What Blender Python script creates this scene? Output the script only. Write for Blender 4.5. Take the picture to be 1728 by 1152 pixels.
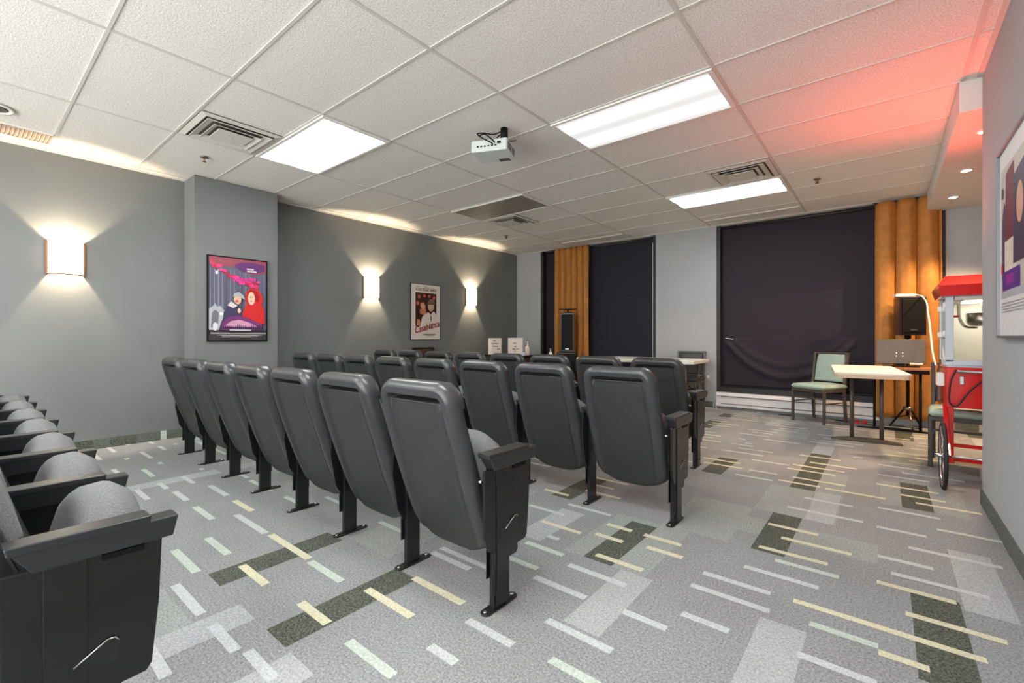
import bpy, bmesh, math, random
from mathutils import Vector, Matrix
random.seed(7)
for o in list(bpy.data.objects): bpy.data.objects.remove(o)
S = bpy.context.scene
COL = S.collection
PI = math.pi
# ------------------------------------------------------------ camera, light, exposure
cam_d = bpy.data.cameras.new('camera'); cam = bpy.data.objects.new('camera', cam_d); COL.objects.link(cam)
cam_d.sensor_width = 36; cam_d.lens = 36*769.45/1728; cam_d.shift_y = -7.8/1728
cam_d.clip_start = .03
cam.location = (0, 0, 1.07); cam.rotation_euler = (PI/2, 0, .6864)
S.camera = cam
S.view_settings.view_transform = 'Standard'; S.view_settings.look = 'None'
S.view_settings.gamma = 1; S.view_settings.use_curve_mapping = False
S.view_settings.exposure = 0.55
W = bpy.data.worlds.new('world'); S.world = W; W.use_nodes = True
W.node_tree.nodes['Background'].inputs[0].default_value = (1, .99, .97, 1)
W.node_tree.nodes['Background'].inputs[1].default_value = 5.0
E_TROFFER = 11.0
E_SCONCE = 4.5
P_SCONCE = 46.0
P_DOWN = 55.0
P_RED = 58.0

def lamp(name, kind, loc, power, color, rot=(0, 0, 0), **kw):
    d = bpy.data.lights.new(name, kind); d.energy = power; d.color = color
    for k, v in kw.items(): setattr(d, k, v)
    o = bpy.data.objects.new(name, d); COL.objects.link(o); o.location = loc; o.rotation_euler = rot
    return o
SCONCES = [.642, 3.858, 5.93]
for y in SCONCES:
    lamp('sconce_bulb', 'POINT', (-5.775, y, 1.825), P_SCONCE, (1, .78, .52), shadow_soft_size=.014)
for y in (4.66, 5.65, 6.65):
    lamp('downlight_bulb', 'SPOT', (.55, y, 2.50), P_DOWN, (1, .70, .42), spot_size=math.radians(88), spot_blend=.35, shadow_soft_size=.03)
# red spot added above the popcorn machine's canopy to tint the ceiling
q = Vector((-.12, -.42, 1)).to_track_quat('-Z', 'Y').to_euler()
lamp('added_red_spot', 'SPOT', (.43, 4.56, 1.60), P_RED, (1, .10, .06), rot=tuple(q), spot_size=math.radians(130), spot_blend=1.0, shadow_soft_size=.12)
lamp('downlight_bulb', 'SPOT', (1.45, 6.3, 2.50), 150., (1, .66, .36), rot=(0, math.radians(30), 0), spot_size=math.radians(100), spot_blend=.3, shadow_soft_size=.03)  # unseen alcove spot, added to throw warm light on the floor

# ------------------------------------------------------------ materials
def lin(c):
    return tuple(((x/255)/12.92 if x/255 <= .04045 else ((x/255+.055)/1.055)**2.4) for x in c)
MATS = {}
def mat(name, rgb, rough=.6, metal=0., noise=0., nscale=40., bump=0., bscale=200., emit=None, estr=0., spec=.5, alpha=None, trans=0., coat=0., bdist=.002, detail=3):
    if name in MATS: return MATS[name]
    m = bpy.data.materials.new(name); m.use_nodes = True
    nt = m.node_tree; b = nt.nodes['Principled BSDF']
    col = lin(rgb)
    b.inputs['Base Color'].default_value = (*col, 1)
    b.inputs['Roughness'].default_value = rough; b.inputs['Metallic'].default_value = metal
    b.inputs['Specular IOR Level'].default_value = spec
    b.inputs['Coat Weight'].default_value = coat
    if trans: b.inputs['Transmission Weight'].default_value = trans
    if alpha is not None: b.inputs['Alpha'].default_value = alpha
    if emit: 
        b.inputs['Emission Color'].default_value = (*emit, 1); b.inputs['Emission Strength'].default_value = estr
    tc = None
    if noise or bump:
        tc = nt.nodes.new('ShaderNodeTexCoord')
    if noise:
        n = nt.nodes.new('ShaderNodeTexNoise'); n.inputs['Scale'].default_value = nscale; n.inputs['Detail'].default_value = detail
        nt.links.new(tc.outputs['Object'], n.inputs['Vector'])
        r = nt.nodes.new('ShaderNodeMapRange'); r.inputs[1].default_value = .3; r.inputs[2].default_value = .7
        r.inputs[3].default_value = 1-noise; r.inputs[4].default_value = 1+noise
        nt.links.new(n.outputs['Fac'], r.inputs[0])
        mx = nt.nodes.new('ShaderNodeMix'); mx.data_type = 'RGBA'; mx.blend_type = 'MULTIPLY'; mx.inputs[0].default_value = 1
        mx.inputs[6].default_value = (*col, 1); nt.links.new(r.outputs[0], mx.inputs[7])
        nt.links.new(mx.outputs[2], b.inputs['Base Color'])
    if bump:
        n2 = nt.nodes.new('ShaderNodeTexNoise'); n2.inputs['Scale'].default_value = bscale; n2.inputs['Detail'].default_value = 4
        nt.links.new(tc.outputs['Object'], n2.inputs['Vector'])
        bp = nt.nodes.new('ShaderNodeBump'); bp.inputs['Strength'].default_value = bump; bp.inputs['Distance'].default_value = bdist
        nt.links.new(n2.outputs['Fac'], bp.inputs['Height']); nt.links.new(bp.outputs[0], b.inputs['Normal'])
    MATS[name] = m
    return m
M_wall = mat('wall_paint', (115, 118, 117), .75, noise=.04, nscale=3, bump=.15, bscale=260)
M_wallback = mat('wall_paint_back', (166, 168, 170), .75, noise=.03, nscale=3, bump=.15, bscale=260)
M_tile = mat('ceiling_tile', (232, 229, 222), .95, noise=.22, nscale=110, bump=.6, bscale=170, bdist=.004, detail=6)
M_tbar = mat('ceiling_bar', (206, 203, 196), .6)
M_white = mat('white_paint', (228, 226, 220), .6)
M_soffit = mat('soffit_paint', (214, 210, 205), .7)
M_shell = mat('moulded_black_plastic', (57, 58, 60), .31, bump=.25, bscale=700, bdist=.0006, noise=.12, nscale=14)
M_panel = mat('textured_back_panel', (47, 48, 49), .45, bump=.4, bscale=900, bdist=.0006, noise=.12, nscale=9)
M_black = mat('black_coated_metal', (27, 28, 30), .28, noise=.15, nscale=9)
M_endp = mat('glossy_end_panel', (22, 22, 23), .22, noise=.12, nscale=6)
M_arm = mat('armrest_plastic', (44, 45, 47), .30, bump=.15, bscale=500, bdist=.0005)
M_fabric = mat('grey_seat_fabric', (118, 118, 120), .95, noise=.28, nscale=260, bump=.5, bscale=500, bdist=.001)
M_metal = mat('bright_metal', (190, 190, 190), .25, metal=1.)
M_blk = mat('matt_black', (14, 14, 16), .6, spec=.2)
M_blind = mat('plum_black_blind', (37, 29, 41), .8, noise=.06, nscale=30, bump=.2, bscale=600)
M_blind2 = mat('navy_black_blind', (30, 28, 40), .8, noise=.06, nscale=30, bump=.2, bscale=600)
M_frame = mat('dark_window_frame', (38, 38, 42), .5)
M_curtain = mat('amber_curtain', (176, 116, 48), .7, noise=.14, nscale=14, bump=.2, bscale=350)
M_heater = mat('white_heater', (222, 220, 222), .4)
M_red = mat('red_enamel', (205, 14, 12), .22, coat=.5)
M_ltgrey = mat('pale_blue_grey_frame', (186, 198, 208), .4)
M_glass = mat('clear_glass', (225, 235, 230), .03, trans=1., alpha=.28)
M_glassg = mat('green_glass', (150, 170, 150), .05, trans=1., alpha=.5)
M_cream = mat('cream_panel', (215, 208, 192), .6)
M_steel = mat('worn_steel', (150, 140, 125), .3, metal=1., noise=.2, nscale=20)
M_popcorn = mat('popcorn_pile', (240, 228, 200), .9, noise=.1, nscale=60)
M_vinyl = mat('sage_green_vinyl', (160, 180, 168), .5, noise=.08, nscale=60)
M_chairframe = mat('taupe_chair_frame', (84, 74, 66), .35)
M_chairframe2 = mat('light_frame', (150, 146, 134), .35)
M_dkchair = mat('dark_brown_frame', (34, 24, 22), .4)
M_tabletop = mat('ivory_laminate', (220, 216, 208), .5, noise=.04, nscale=120)
M_edge = mat('ivory_edge', (196, 176, 150), .5)
M_plastic_tbl = mat('off_white_moulded_top', (222, 220, 208), .55)
M_greymetal = mat('grey_leg_metal', (96, 98, 98), .4, metal=.4)
M_wood = mat('honey_wood', (164, 104, 52), .5, noise=.2, nscale=18)
M_screenback = mat('speckled_grey_shell', (86, 80, 74), .45, noise=.2, nscale=90)
M_spk = mat('speaker_box', (24, 19, 25), .28)
M_paper = mat('white_paper', (226, 214, 204), .8)
M_ink = mat('black_ink', (40, 36, 36), .8)
M_offlens = mat('unlit_prismatic_lens', (128, 118, 106), .35, noise=.35, nscale=90, bump=.6, bscale=160)
M_vent = mat('vent_paint', (214, 210, 200), .45)
M_dark = mat('vent_dark', (96, 90, 82), .8)
M_bronze = mat('bronze_metal', (150, 104, 70), .35, metal=.7)
M_mulberry = mat('rubber', (30, 30, 34), .7)
M_redlamp = mat('red_lamp', (255, 20, 10), .4, emit=(1, .05, .03), estr=4)

def emis(name, rgb, s):
    return mat(name, (235, 235, 235), .5, emit=rgb, estr=s)
def lens_mat(name, base, tube):
    m = emis(name, (.97, 1, 1), 1.); nt = m.node_tree; b = nt.nodes['Principled BSDF']
    tc = nt.nodes.new('ShaderNodeTexCoord'); sp = nt.nodes.new('ShaderNodeSeparateXYZ'); nt.links.new(tc.outputs['Object'], sp.inputs[0])
    ab = nt.nodes.new('ShaderNodeMath'); ab.operation = 'ABSOLUTE'; nt.links.new(sp.outputs[1], ab.inputs[0])
    # two fluorescent tubes glow behind the prismatic lens
    mr = nt.nodes.new('ShaderNodeValToRGB'); nt.links.new(ab.outputs[0], mr.inputs[0])
    e = mr.color_ramp.elements; e[0].position = .0; e[0].color = (0, 0, 0, 1); e[1].position = .29; e[1].color = (0, 0, 0, 1)
    for p, v in ((.05, .04), (.10, .55), (.14, 1), (.18, .55), (.24, .05)):
        q = e.new(p); q.color = (v, v, v, 1)
    ma = nt.nodes.new('ShaderNodeMath'); ma.operation = 'MULTIPLY_ADD'; nt.links.new(mr.outputs[0], ma.inputs[0]); ma.inputs[1].default_value = tube; ma.inputs[2].default_value = base
    nt.links.new(ma.outputs[0], b.inputs['Emission Strength']); b.inputs['Base Color'].default_value = (.3, .3, .3, 1)
    return m
M_troffer = lens_mat('lit_prismatic_lens', .60, 42.)
M_troffer_mid = lens_mat('bright_prismatic_lens', .52, 30.)
M_troffer_dim = lens_mat('dimmer_prismatic_lens', .46, 1.1)
M_shade = emis('lit_linen_shade', (1, .84, .62), E_SCONCE)
M_bulb = emis('downlight_glow', (1, .88, .72), 45.)

# carpet
def carpet(name, rgb, amp=.20):
    m = bpy.data.materials.new(name); m.use_nodes = True; nt = m.node_tree; b = nt.nodes['Principled BSDF']
    b.inputs['Roughness'].default_value = 1.; b.inputs['Specular IOR Level'].default_value = .1
    tc = nt.nodes.new('ShaderNodeTexCoord')
    n = nt.nodes.new('ShaderNodeTexNoise'); n.inputs['Scale'].default_value = 125; n.inputs['Detail'].default_value = 3; n.inputs['Roughness'].default_value = .7
    n3 = nt.nodes.new('ShaderNodeTexNoise'); n3.inputs['Scale'].default_value = 2.2; n3.inputs['Detail'].default_value = 2
    nt.links.new(tc.outputs['Object'], n.inputs['Vector']); nt.links.new(tc.outputs['Object'], n3.inputs['Vector'])
    r = nt.nodes.new('ShaderNodeMapRange'); r.inputs[1].default_value = .32; r.inputs[2].default_value = .68; r.inputs[3].default_value = 1-amp; r.inputs[4].default_value = 1+amp
    nt.links.new(n.outputs['Fac'], r.inputs[0])
    r2 = nt.nodes.new('ShaderNodeMapRange'); r2.inputs[1].default_value = .3; r2.inputs[2].default_value = .7; r2.inputs[3].default_value = .94; r2.inputs[4].default_value = 1.06
    nt.links.new(n3.outputs['Fac'], r2.inputs[0])
    mu = nt.nodes.new('ShaderNodeMath'); mu.operation = 'MULTIPLY'; nt.links.new(r.outputs[0], mu.inputs[0]); nt.links.new(r2.outputs[0], mu.inputs[1])
    mx = nt.nodes.new('ShaderNodeMix'); mx.data_type = 'RGBA'; mx.blend_type = 'MULTIPLY'; mx.inputs[0].default_value = 1
    mx.inputs[6].default_value = (*lin(rgb), 1); nt.links.new(mu.outputs[0], mx.inputs[7]); nt.links.new(mx.outputs[2], b.inputs['Base Color'])
    bp = nt.nodes.new('ShaderNodeBump'); bp.inputs['Strength'].default_value = .5; bp.inputs['Distance'].default_value = .003
    nt.links.new(n.outputs['Fac'], bp.inputs['Height']); nt.links.new(bp.outputs[0], b.inputs['Normal'])
    return m
C_base = carpet('carpet_grey', (142, 143, 144), .42)
C_green = carpet('carpet_grey_green', (150, 154, 151), .40)
C_bb = carpet('carpet_base_strip', (100, 104, 98), .5)
C_light = carpet('carpet_light', (166, 168, 169), .3)
C_dark = carpet('carpet_charcoal_olive', (88, 91, 82), .75)
C_white = carpet('carpet_white_bar', (186, 189, 190), .22)
C_mint = carpet('carpet_mint_bar', (184, 194, 184), .22)
C_sand = carpet('carpet_sand_bar', (204, 199, 172), .22)

# ------------------------------------------------------------ mesh helpers
def link(name, bm, mats, parent=None, smooth=False, bevel=0., loc=None, rot=None, kind=None, seg=2):
    me = bpy.data.meshes.new(name)
    bmesh.ops.recalc_face_normals(bm, faces=bm.faces)
    bm.to_mesh(me); bm.free()
    if not isinstance(mats, (list, tuple)): mats = [mats]
    for m in mats: me.materials.append(m)
    if smooth:
        for p in me.polygons: p.use_smooth = True
    o = bpy.data.objects.new(name, me); COL.objects.link(o)
    if parent: o.parent = parent
    if loc: o.location = loc
    if rot: o.rotation_euler = rot
    if bevel:
        b = o.modifiers.new('bevel', 'BEVEL'); b.width = bevel; b.segments = seg; b.limit_method = 'ANGLE'; b.angle_limit = .6
    if kind: o['kind'] = kind
    return o
def B(): return bmesh.new()
def box(bm, x0, x1, y0, y1, z0, z1, mi=0, M=None):
    vs = [bm.verts.new(Vector(p)) for p in ((x0,y0,z0),(x1,y0,z0),(x1,y1,z0),(x0,y1,z0),(x0,y0,z1),(x1,y0,z1),(x1,y1,z1),(x0,y1,z1))]
    if M: 
        for v in vs: v.co = M @ v.co
    for f in ((0,3,2,1),(4,5,6,7),(0,1,5,4),(1,2,6,5),(2,3,7,6),(3,0,4,7)):
        fc = bm.faces.new([vs[i] for i in f]); fc.material_index = mi
    return bm
def beam(bm, a, b, w, h=None, mi=0):
    a, b = Vector(a), Vector(b); d = b-a; L = d.length; h = h or w
    q = d.to_track_quat('Z', 'Y'); M = Matrix.Translation(a) @ q.to_matrix().to_4x4()
    return box(bm, -w/2, w/2, -h/2, h/2, 0, L, mi, M)
def tube(bm, pts, r, n=10, mi=0, caps=True, closed=False):
    pts = [Vector(p) for p in pts]; rings = []
    N = len(pts); up = None
    for i, p in enumerate(pts):
        if closed: t = (pts[(i+1) % N]-pts[i-1]).normalized()
        else: t = (pts[min(i+1, N-1)]-pts[max(i-1, 0)]).normalized()
        if up is None:
            up = Vector((0,0,1)) if abs(t.z) < .9 else Vector((1,0,0))
        a = t.cross(up).normalized(); b = t.cross(a).normalized(); up = -b if up.dot(b) < 0 else b
        rr = r[i] if isinstance(r, (list, tuple)) else r
        rings.append([bm.verts.new(p + a*math.cos(2*PI*k/n)*rr + b*math.sin(2*PI*k/n)*rr) for k in range(n)])
    for i in range(N if closed else N-1):
        A, C = rings[i], rings[(i+1) % N]
        for k in range(n):
            f = bm.faces.new((A[k], A[(k+1) % n], C[(k+1) % n], C[k])); f.material_index = mi; f.smooth = True
    if caps and not closed:
        for R in (rings[0], rings[-1]):
            f = bm.faces.new(R); f.material_index = mi
    return bm
def lathe(bm, prof, cx=0, cy=0, n=20, mi=0):
    rings = [[bm.verts.new((cx+r*math.cos(2*PI*k/n), cy+r*math.sin(2*PI*k/n), z)) for k in range(n)] for r, z in prof]
    for A, C in zip(rings, rings[1:]):
        for k in range(n):
            f = bm.faces.new((A[k], A[(k+1) % n], C[(k+1) % n], C[k])); f.material_index = mi; f.smooth = True
    for R in (rings[0], rings[-1]):
        f = bm.faces.new(R); f.material_index = mi
    return bm
def prism(bm, poly, axis, a, b, mi=0):
    """poly of 2D points extruded along axis between a and b"""
    def P(u, v, t):
        return {'x': (t, u, v), 'y': (u, t, v), 'z': (u, v, t)}[axis]
    v0 = [bm.verts.new(P(u, v, a)) for u, v in poly]; v1 = [bm.verts.new(P(u, v, b)) for u, v in poly]
    n = len(poly)
    for f in [bm.faces.new(v0), bm.faces.new(v1[::-1])]: f.material_index = mi
    for i in range(n):
        f = bm.faces.new((v0[i], v0[(i+1) % n], v1[(i+1) % n], v1[i])); f.material_index = mi
    return bm
def thing(name, label, cat, loc=(0,0,0), rz=0, group=None):
    o = bpy.data.objects.new(name, None); COL.objects.link(o); o.location = loc; o.rotation_euler = (0, 0, rz)
    o.empty_display_size = .1
    o['label'] = label; o['category'] = cat
    if group: o['group'] = group
    return o
def tag(o, label, cat, group=None):
    o['label'] = label; o['category'] = cat
    if group: o['group'] = group
    return o
def dup(root, loc=None, rz=None, label=None, group=None):
    r = root.copy(); COL.objects.link(r)
    if loc is not None: r.location = loc
    if rz is not None: r.rotation_euler = (0, 0, rz)
    if label: r['label'] = label
    if group: r['group'] = group
    def rec(a, b):
        for ch in list(a.children):
            c = ch.copy(); COL.objects.link(c); c.parent = b; rec(ch, c)
    rec(root, r)
    return r

# ------------------------------------------------------------ room shell
XL, XR, YB, YR, ZC = -5.83, .48, 7.28, -2.5, 2.74
XA = 2.3      # alcove right wall
# floor: broadloom tiles 0.61 m with inlaid bars
bm = B()
RC = [0]
def rect(x0, x1, y0, y1, z, mi):
    RC[0] += 1; z += RC[0]*3e-7
    f = bm.faces.new([bm.verts.new((x0,y0,z)), bm.verts.new((x1,y0,z)), bm.verts.new((x1,y1,z)), bm.verts.new((x0,y1,z))]); f.material_index = mi
box(bm, XL-.15, XA+.15, YR-.15, YB+.3, -.1, 0, 0)
T = .61; x_s, y_s = -.03, 1.94
dark = {(-1,2),(-1,3),(0,3),(-1,4),(-2,3),(-2,0),(-3,1),(-3,-1),(-4,-2),(-3,-2),(-4,-3),(-6,0),(-7,-2),(-5,1),(-8,0),(0,0),(-4,3),(-6,4),(-2,6),(-4,6),(1,5)}
dark_m = {(0,0):(1.91,2.56),(-1,1):(2.55,3.16),(0,3):(3.77,4.41),(-1,3):(3.77,4.99),(-2,3):(3.77,4.31),(-2,0):(1.94,2.49),(-3,1):(2.56,3.07),(-3,-2):(.72,1.29),(-4,-2):(.72,1.29)}
used = {}
rb = random.Random(3)
bars_m = [(-.65,-.35,2.01,0),(-.64,-.37,2.15,0),(-.51,-.22,2.33,0),(-.41,-.16,2.49,1),(-.5,-.21,2.60,2),(-.43,-.13,2.79,2),(-.52,-.28,2.95,2),(-.48,-.10,3.32,0),(-.42,-.16,3.58,0),(-.33,.0,3.89,2),
 (-.29,.26,2.155,2),(-.22,-.02,2.02,1),(-.02,.11,1.985,2),(.06,.33,2.33,2),(-.03,.22,2.55,2),(.02,.33,2.685,0),(.09,.42,3.07,0),(-.03,.17,2.855,0),(.22,.47,3.455,1),(-.04,.17,3.29,0),(-.04,.25,3.665,0),(-.23,-.02,1.80,0),(-.61,-.44,1.78,0),
 (-1.15,-.86,1.825,0),(-1.21,-.95,1.635,0),(-.99,-.72,1.415,0),(-.79,-.62,1.65,0),(-1.22,-1.0,1.225,0),(-1.46,-1.2,.875,1),(-1.7,-1.4,1.105,2),(-1.62,-1.31,1.29,2),(-1.22,-1.09,1.04,0),(-.86,-.68,1.25,1),(-1.74,-1.48,1.5,0),(-1.45,-1.22,1.885,1),(-1.41,-1.24,1.70,1),(-1.22,-1.06,2.205,2),(-1.23,-1.08,2.36,2),(-1.01,-.81,2.36,2),(-.94,-.76,2.23,2),(-1.1,-.86,1.995,2),
 (-3.76,-3.43,1.16,0),(-3.8,-3.53,.96,0),(-3.36,-3.05,.955,1),(-3.29,-3.01,1.155,2),(-3.02,-2.61,1.07,0),(-2.57,-2.15,1.08,2),(-2.79,-2.5,.85,1),(-2.76,-2.42,.695,1),(-2.33,-2.07,.85,2),(-2.12,-1.84,1.07,1),(-1.82,-1.61,.88,2),(-2.37,-2.04,.60,0),(-1.93,-1.71,.605,0),(-1.68,-1.48,.63,0),
 (.08,.30,4.06,2),(.15,.45,3.92,2),(-.05,.28,4.25,2),(-.62,-.30,4.30,2),(-.55,-.22,4.05,2),(-.62,-.36,3.90,2),(-1.95,-1.75,.42,0),(-1.62,-1.42,.36,0),(-1.5,-1.3,.50,0),(-1.32,-1.05,.66,1),(-2.3,-2.05,.33,0),(-.95,-.7,.95,1),(-1.0,-.75,.75,0),(-.9,-.65,.6,0),(-2.6,-2.4,.45,0),(-.50,-.18,4.62,2),(-.60,-.30,4.85,2),(-.6,-.25,4.45,2),(-.05,.25,4.55,0),(.1,.45,4.72,0),(-.05,.2,4.9,0),(-.9,-.62,4.4,0),(-1.2,-.85,4.6,0),(-1.1,-.8,4.78,1),(-.85,-.65,4.05,0),(-1.2,-1.0,4.93,0),(-.9,-.65,3.85,1),(-1.2,-.9,4.05,2),(-1.25,-.95,4.2,2)]
def near_measured(x, y):
    if -1.25 < x < .6 and 3.7 < y < 5.0: return True
    if -2.4 < x < .5 and .45 < y < 3.7 and not (x < -1.5 and y > 1.6): return True
    if x <= -2.0 and -3.9 < x and .45 < y < 1.25: return True
    if x < -.9 and 0 < y < .9: return True
    return False
for i in range(-10, 5):
    for j in range(-8, 10):
        x0 = x_s + i*T; y0 = y_s + j*T
        if x0 > XA or y0 > YB: continue
        q = rb.random()
        near = near_measured(x0+.3, y0+.3)
        if q < .3: rect(x0+rb.choice([0,.26]), x0+rb.choice([.42,.61]), y0+rb.choice([0,.2]), y0+rb.choice([.45,.61]), .0004, 1)
        bx0, bx1 = x0+.11, x0+.26
        isd = False
        if (i, j) in dark_m:
            rect(bx0, bx1, dark_m[(i,j)][0], dark_m[(i,j)][1], .0010, 3); isd = True
        elif not near and (i, j-1) not in dark_m and rb.random() < .22:
            a = rb.choice([0, 0, .3]); rect(bx0, bx1, y0+a, y0+.61, .0010, 3); isd = True
        elif not near and rb.random() < .35:
            rect(bx0, bx1, y0+rb.choice([0,.15]), y0+.61, .0010, 2)
        if not near:
            for k in range(4):
                yy = y0 + .07 + k*.155 + rb.uniform(-.02, .02)
                if rb.random() < .12: continue
                L = rb.choice([.07, .2, .26, .3, .34, .36]); xx = x0 + rb.uniform(-.05, .61-L)
                m = 6 if isd and xx < bx1 and xx+L > bx0 else rb.choice([4, 4, 4, 5, 6])
                rect(xx, xx+L, yy-.016, yy+.016, .0014, m)
for (a, b, c, d, e) in [(-.37,-.22,1.33,1.95,2),(-.94,-.79,1.45,1.94,2),(.24,.39,2.5,3.17,2),(-.37,-.23,3.16,3.77,2),(-1.56,-1.40,1.94,2.4,2),(-2.0,-1.85,.3,.72,2),(-1.56,-1.40,.4,.72,2)]:
    rect(a, b, c, d, .0008, e)
for (x0, x1, y, c) in bars_m: rect(x0, x1, y-.018, y+.018, .0014, 4+c)
link('floor', bm, [C_base, C_green, C_light, C_dark, C_white, C_mint, C_sand], kind='structure')
# tile seams are the carpet's own: thin grooves
bm = B()
# ceiling
bm = B(); box(bm, XL-.15, XA+.15, YR-.15, YB+.3, ZC+.006, ZC+.12)
link('ceiling', bm, M_tile, kind='structure')
GX = [-5.714+1.2211*i for i in range(0, 6)]; GY = [.527+.61*j for j in range(-5, 12)]
bm = B()
for x in GX: box(bm, x-.011, x+.011, YR, YB, ZC+.0005, ZC+.008)
for y in GY: box(bm, XL, (XR if y < 4.2 else .38), y-.009, y+.009, ZC+.001, ZC+.008)
box(bm, XL, XL+.028, YR, YB, ZC-.004, ZC+.006); box(bm, XR-.025, XR, YR, 4.17, ZC-.004, ZC+.006)
box(bm, XL, .38, YB-.025, YB, ZC-.004, ZC+.006)
link('trim_1', bm, M_tbar, kind='structure')
# walls
def wallbox(name, x0, x1, y0, y1, z0, z1, m): 
    b = B(); box(b, x0, x1, y0, y1, z0, z1); return link(name, b, m, kind='structure')
wallbox('wall_left', XL-.15, XL, YR-.15, YB+.15, 0, ZC, M_wall)
# opening added behind the viewer so world light evens out the room
bm = B(); box(bm, XL, -5.2, YR-.15, YR, 0, ZC); box(bm, .48, XA, YR-.15, YR, 0, ZC); box(bm, -5.2, .48, YR-.15, YR, 2.68, ZC)
link('wall_rear', bm, M_wall, kind='structure')
wallbox('wall_right', XR, XR+.13, YR, 4.17, 0, ZC, M_wallback)
wallbox('wall_alcove', XA, XA+.15, YR, YB+.15, 0, ZC, M_wallback)
bm = B()   # pillar
box(bm, XL, -5.51, 1.56, 2.39, 0, ZC)
link('wall_pillar', bm, M_wall, kind='structure')
W1 = (-5.24, -2.914); W2 = (-1.975, .54)
bm = B()
box(bm, XL, W1[0], YB, YB+.25, 0, ZC); box(bm, W1[1], W2[0], YB, YB+.25, 0, ZC); box(bm, W2[1], XA, YB, YB+.25, 0, ZC)
box(bm, W1[0], W1[1], YB, YB+.25, 0, .245); box(bm, W2[0], W2[1], YB, YB+.25, 0, .245)
box(bm, W1[0], W1[1], YB+.2, YB+.25, .245, ZC); box(bm, W2[0], W2[1], YB+.2, YB+.25, .245, ZC)
link('wall_back', bm, M_wallback, kind='structure')
for k, (a, b_) in enumerate((W1, W2)):
    bm = B()
    for x in (a, b_-.05): box(bm, x, x+.05, YB+.015, YB+.19, .25, ZC)
    box(bm, a+.05, b_-.05, YB+.03, YB+.19, .25, .32)
    box(bm, a+.05, b_-.05, YB+.15, YB+.18, .32, ZC)
    link('window_%d' % (k+1), bm, M_frame, kind='structure')
# soffit
bm = B(); box(bm, .375, XA, 4.18, YB, 2.54, ZC)
link('trim_2', bm, M_soffit, kind='structure')
# carpet baseboards
def baseboard(name, segs):
    b = B(); rr = random.Random(len(name))
    for (ax, p, a0, a1, d) in segs:     # ax: 'x' plane x=p, extends in y ; d = side
        t = a0; 
        while t < a1-1e-4:
            e = min(a1, t+rr.choice([.05, .12, .2, .3])); mi = rr.choice([0, 0, 0, 1, 2, 3])
            if e-t < .08: mi = rr.choice([4, 5, 6])
            if ax == 'x': box(b, min(p, p+d), max(p, p+d), t, e, 0, .092, mi)
            else: box(b, t, e, min(p, p+d), max(p, p+d), 0, .092, mi)
            t = e
    return link(name, b, [C_bb, C_bb, C_dark, C_green, C_light, C_mint, C_sand], kind='structure')
baseboard('baseboard_left', [('x', XL, YR, 1.56, .01), ('y', 1.56, XL, -5.51, -.01), ('x', -5.51, 1.56, 2.39, .01), ('y', 2.39, XL, -5.51, .01), ('x', XL, 2.39, YB, .01)])
baseboard('baseboard_right', [('x', XR, YR, 4.17, -.01), ('y', 4.17, XR-.01, XR+.13, .01)])
baseboard('baseboard_back', [('y', YB, XL, W1[0]-.02, -.01), ('y', YB, W1[1]+.02, W2[0]-.02, -.01), ('y', YB, .56, XA, -.01)])

# blinds
def blind(name, x0, x1, z0, m, label, swag):
    b = B(); nx, nz = 120, 110; V = []
    for j in range(nz+1):
        row = []
        for i in range(nx+1):
            u = i/nx; x = x0+(x1-x0)*u; z = z0+(2.70-z0)*j/nz
            y = YB+.11
            # stitched horizontal battens that tip slightly
            for zz, sl in ((2.33, .05), (1.70, .03), (1.03, 0)):
                zc = zz + sl*(x-x0); y -= .006*math.exp(-((z-zc)/.012)**2)
            y += .004*math.sin(9*u+3*z)
            if swag and z < 1.06:
                k = min(1, (1.06-z)/.12)
                # hanging U-shaped drape with diagonal creases
                cu = (u-.34)/.30; uc = .50 + .42*cu*cu
                y -= k*(.034*math.exp(-((z-uc)/.05)**2) + .018*math.exp(-((z-uc-.16)/.045)**2)*(abs(cu) < 1.4) + .006*math.sin(24*u+6*z))
            row.append(b.verts.new((x, y, z)))
        V.append(row)
    for j in range(nz):
        for i in range(nx):
            f = b.faces.new((V[j][i], V[j][i+1], V[j+1][i+1], V[j+1][i])); f.smooth = True
    r = thing(name, label, 'blind', ((x0+x1)/2, YB+.11, z0))
    o = link('blind_fabric', b, m, r, smooth=True, loc=(-(x0+x1)/2, -YB-.11, -z0))
    s = o.modifiers.new('s', 'SOLIDIFY'); s.thickness = .003
    b = B(); tube(b, [(x0-(x0+x1)/2, 0, 2.715-z0), (x1-(x0+x1)/2, 0, 2.715-z0)], .022, 12); link('roller', b, M_frame, r)
    b = B(); tube(b, [(x0+.03-(x0+x1)/2, -.02, 1.05-z0), (x0+.14-(x0+x1)/2, -.02, 1.035-z0)], .006, 6) if swag else box(b, (x1-x0)/2-.03, (x1-x0)/2-.022, -.03, -.02, .0, 2.3)
    link('pull_cord', b, M_white, r)
    return r
blind('roman_blind', W1[0]+.06, W1[1]-.06, .34, M_blind2, 'dark navy fabric blind in the narrower window beside the far-left amber curtain', False)
blind('roman_blind', W2[0]+.075, W2[1]-.06, .34, M_blind, 'dark plum fabric blind with sagging lower folds in the wide window behind the green chair', True)

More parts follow.
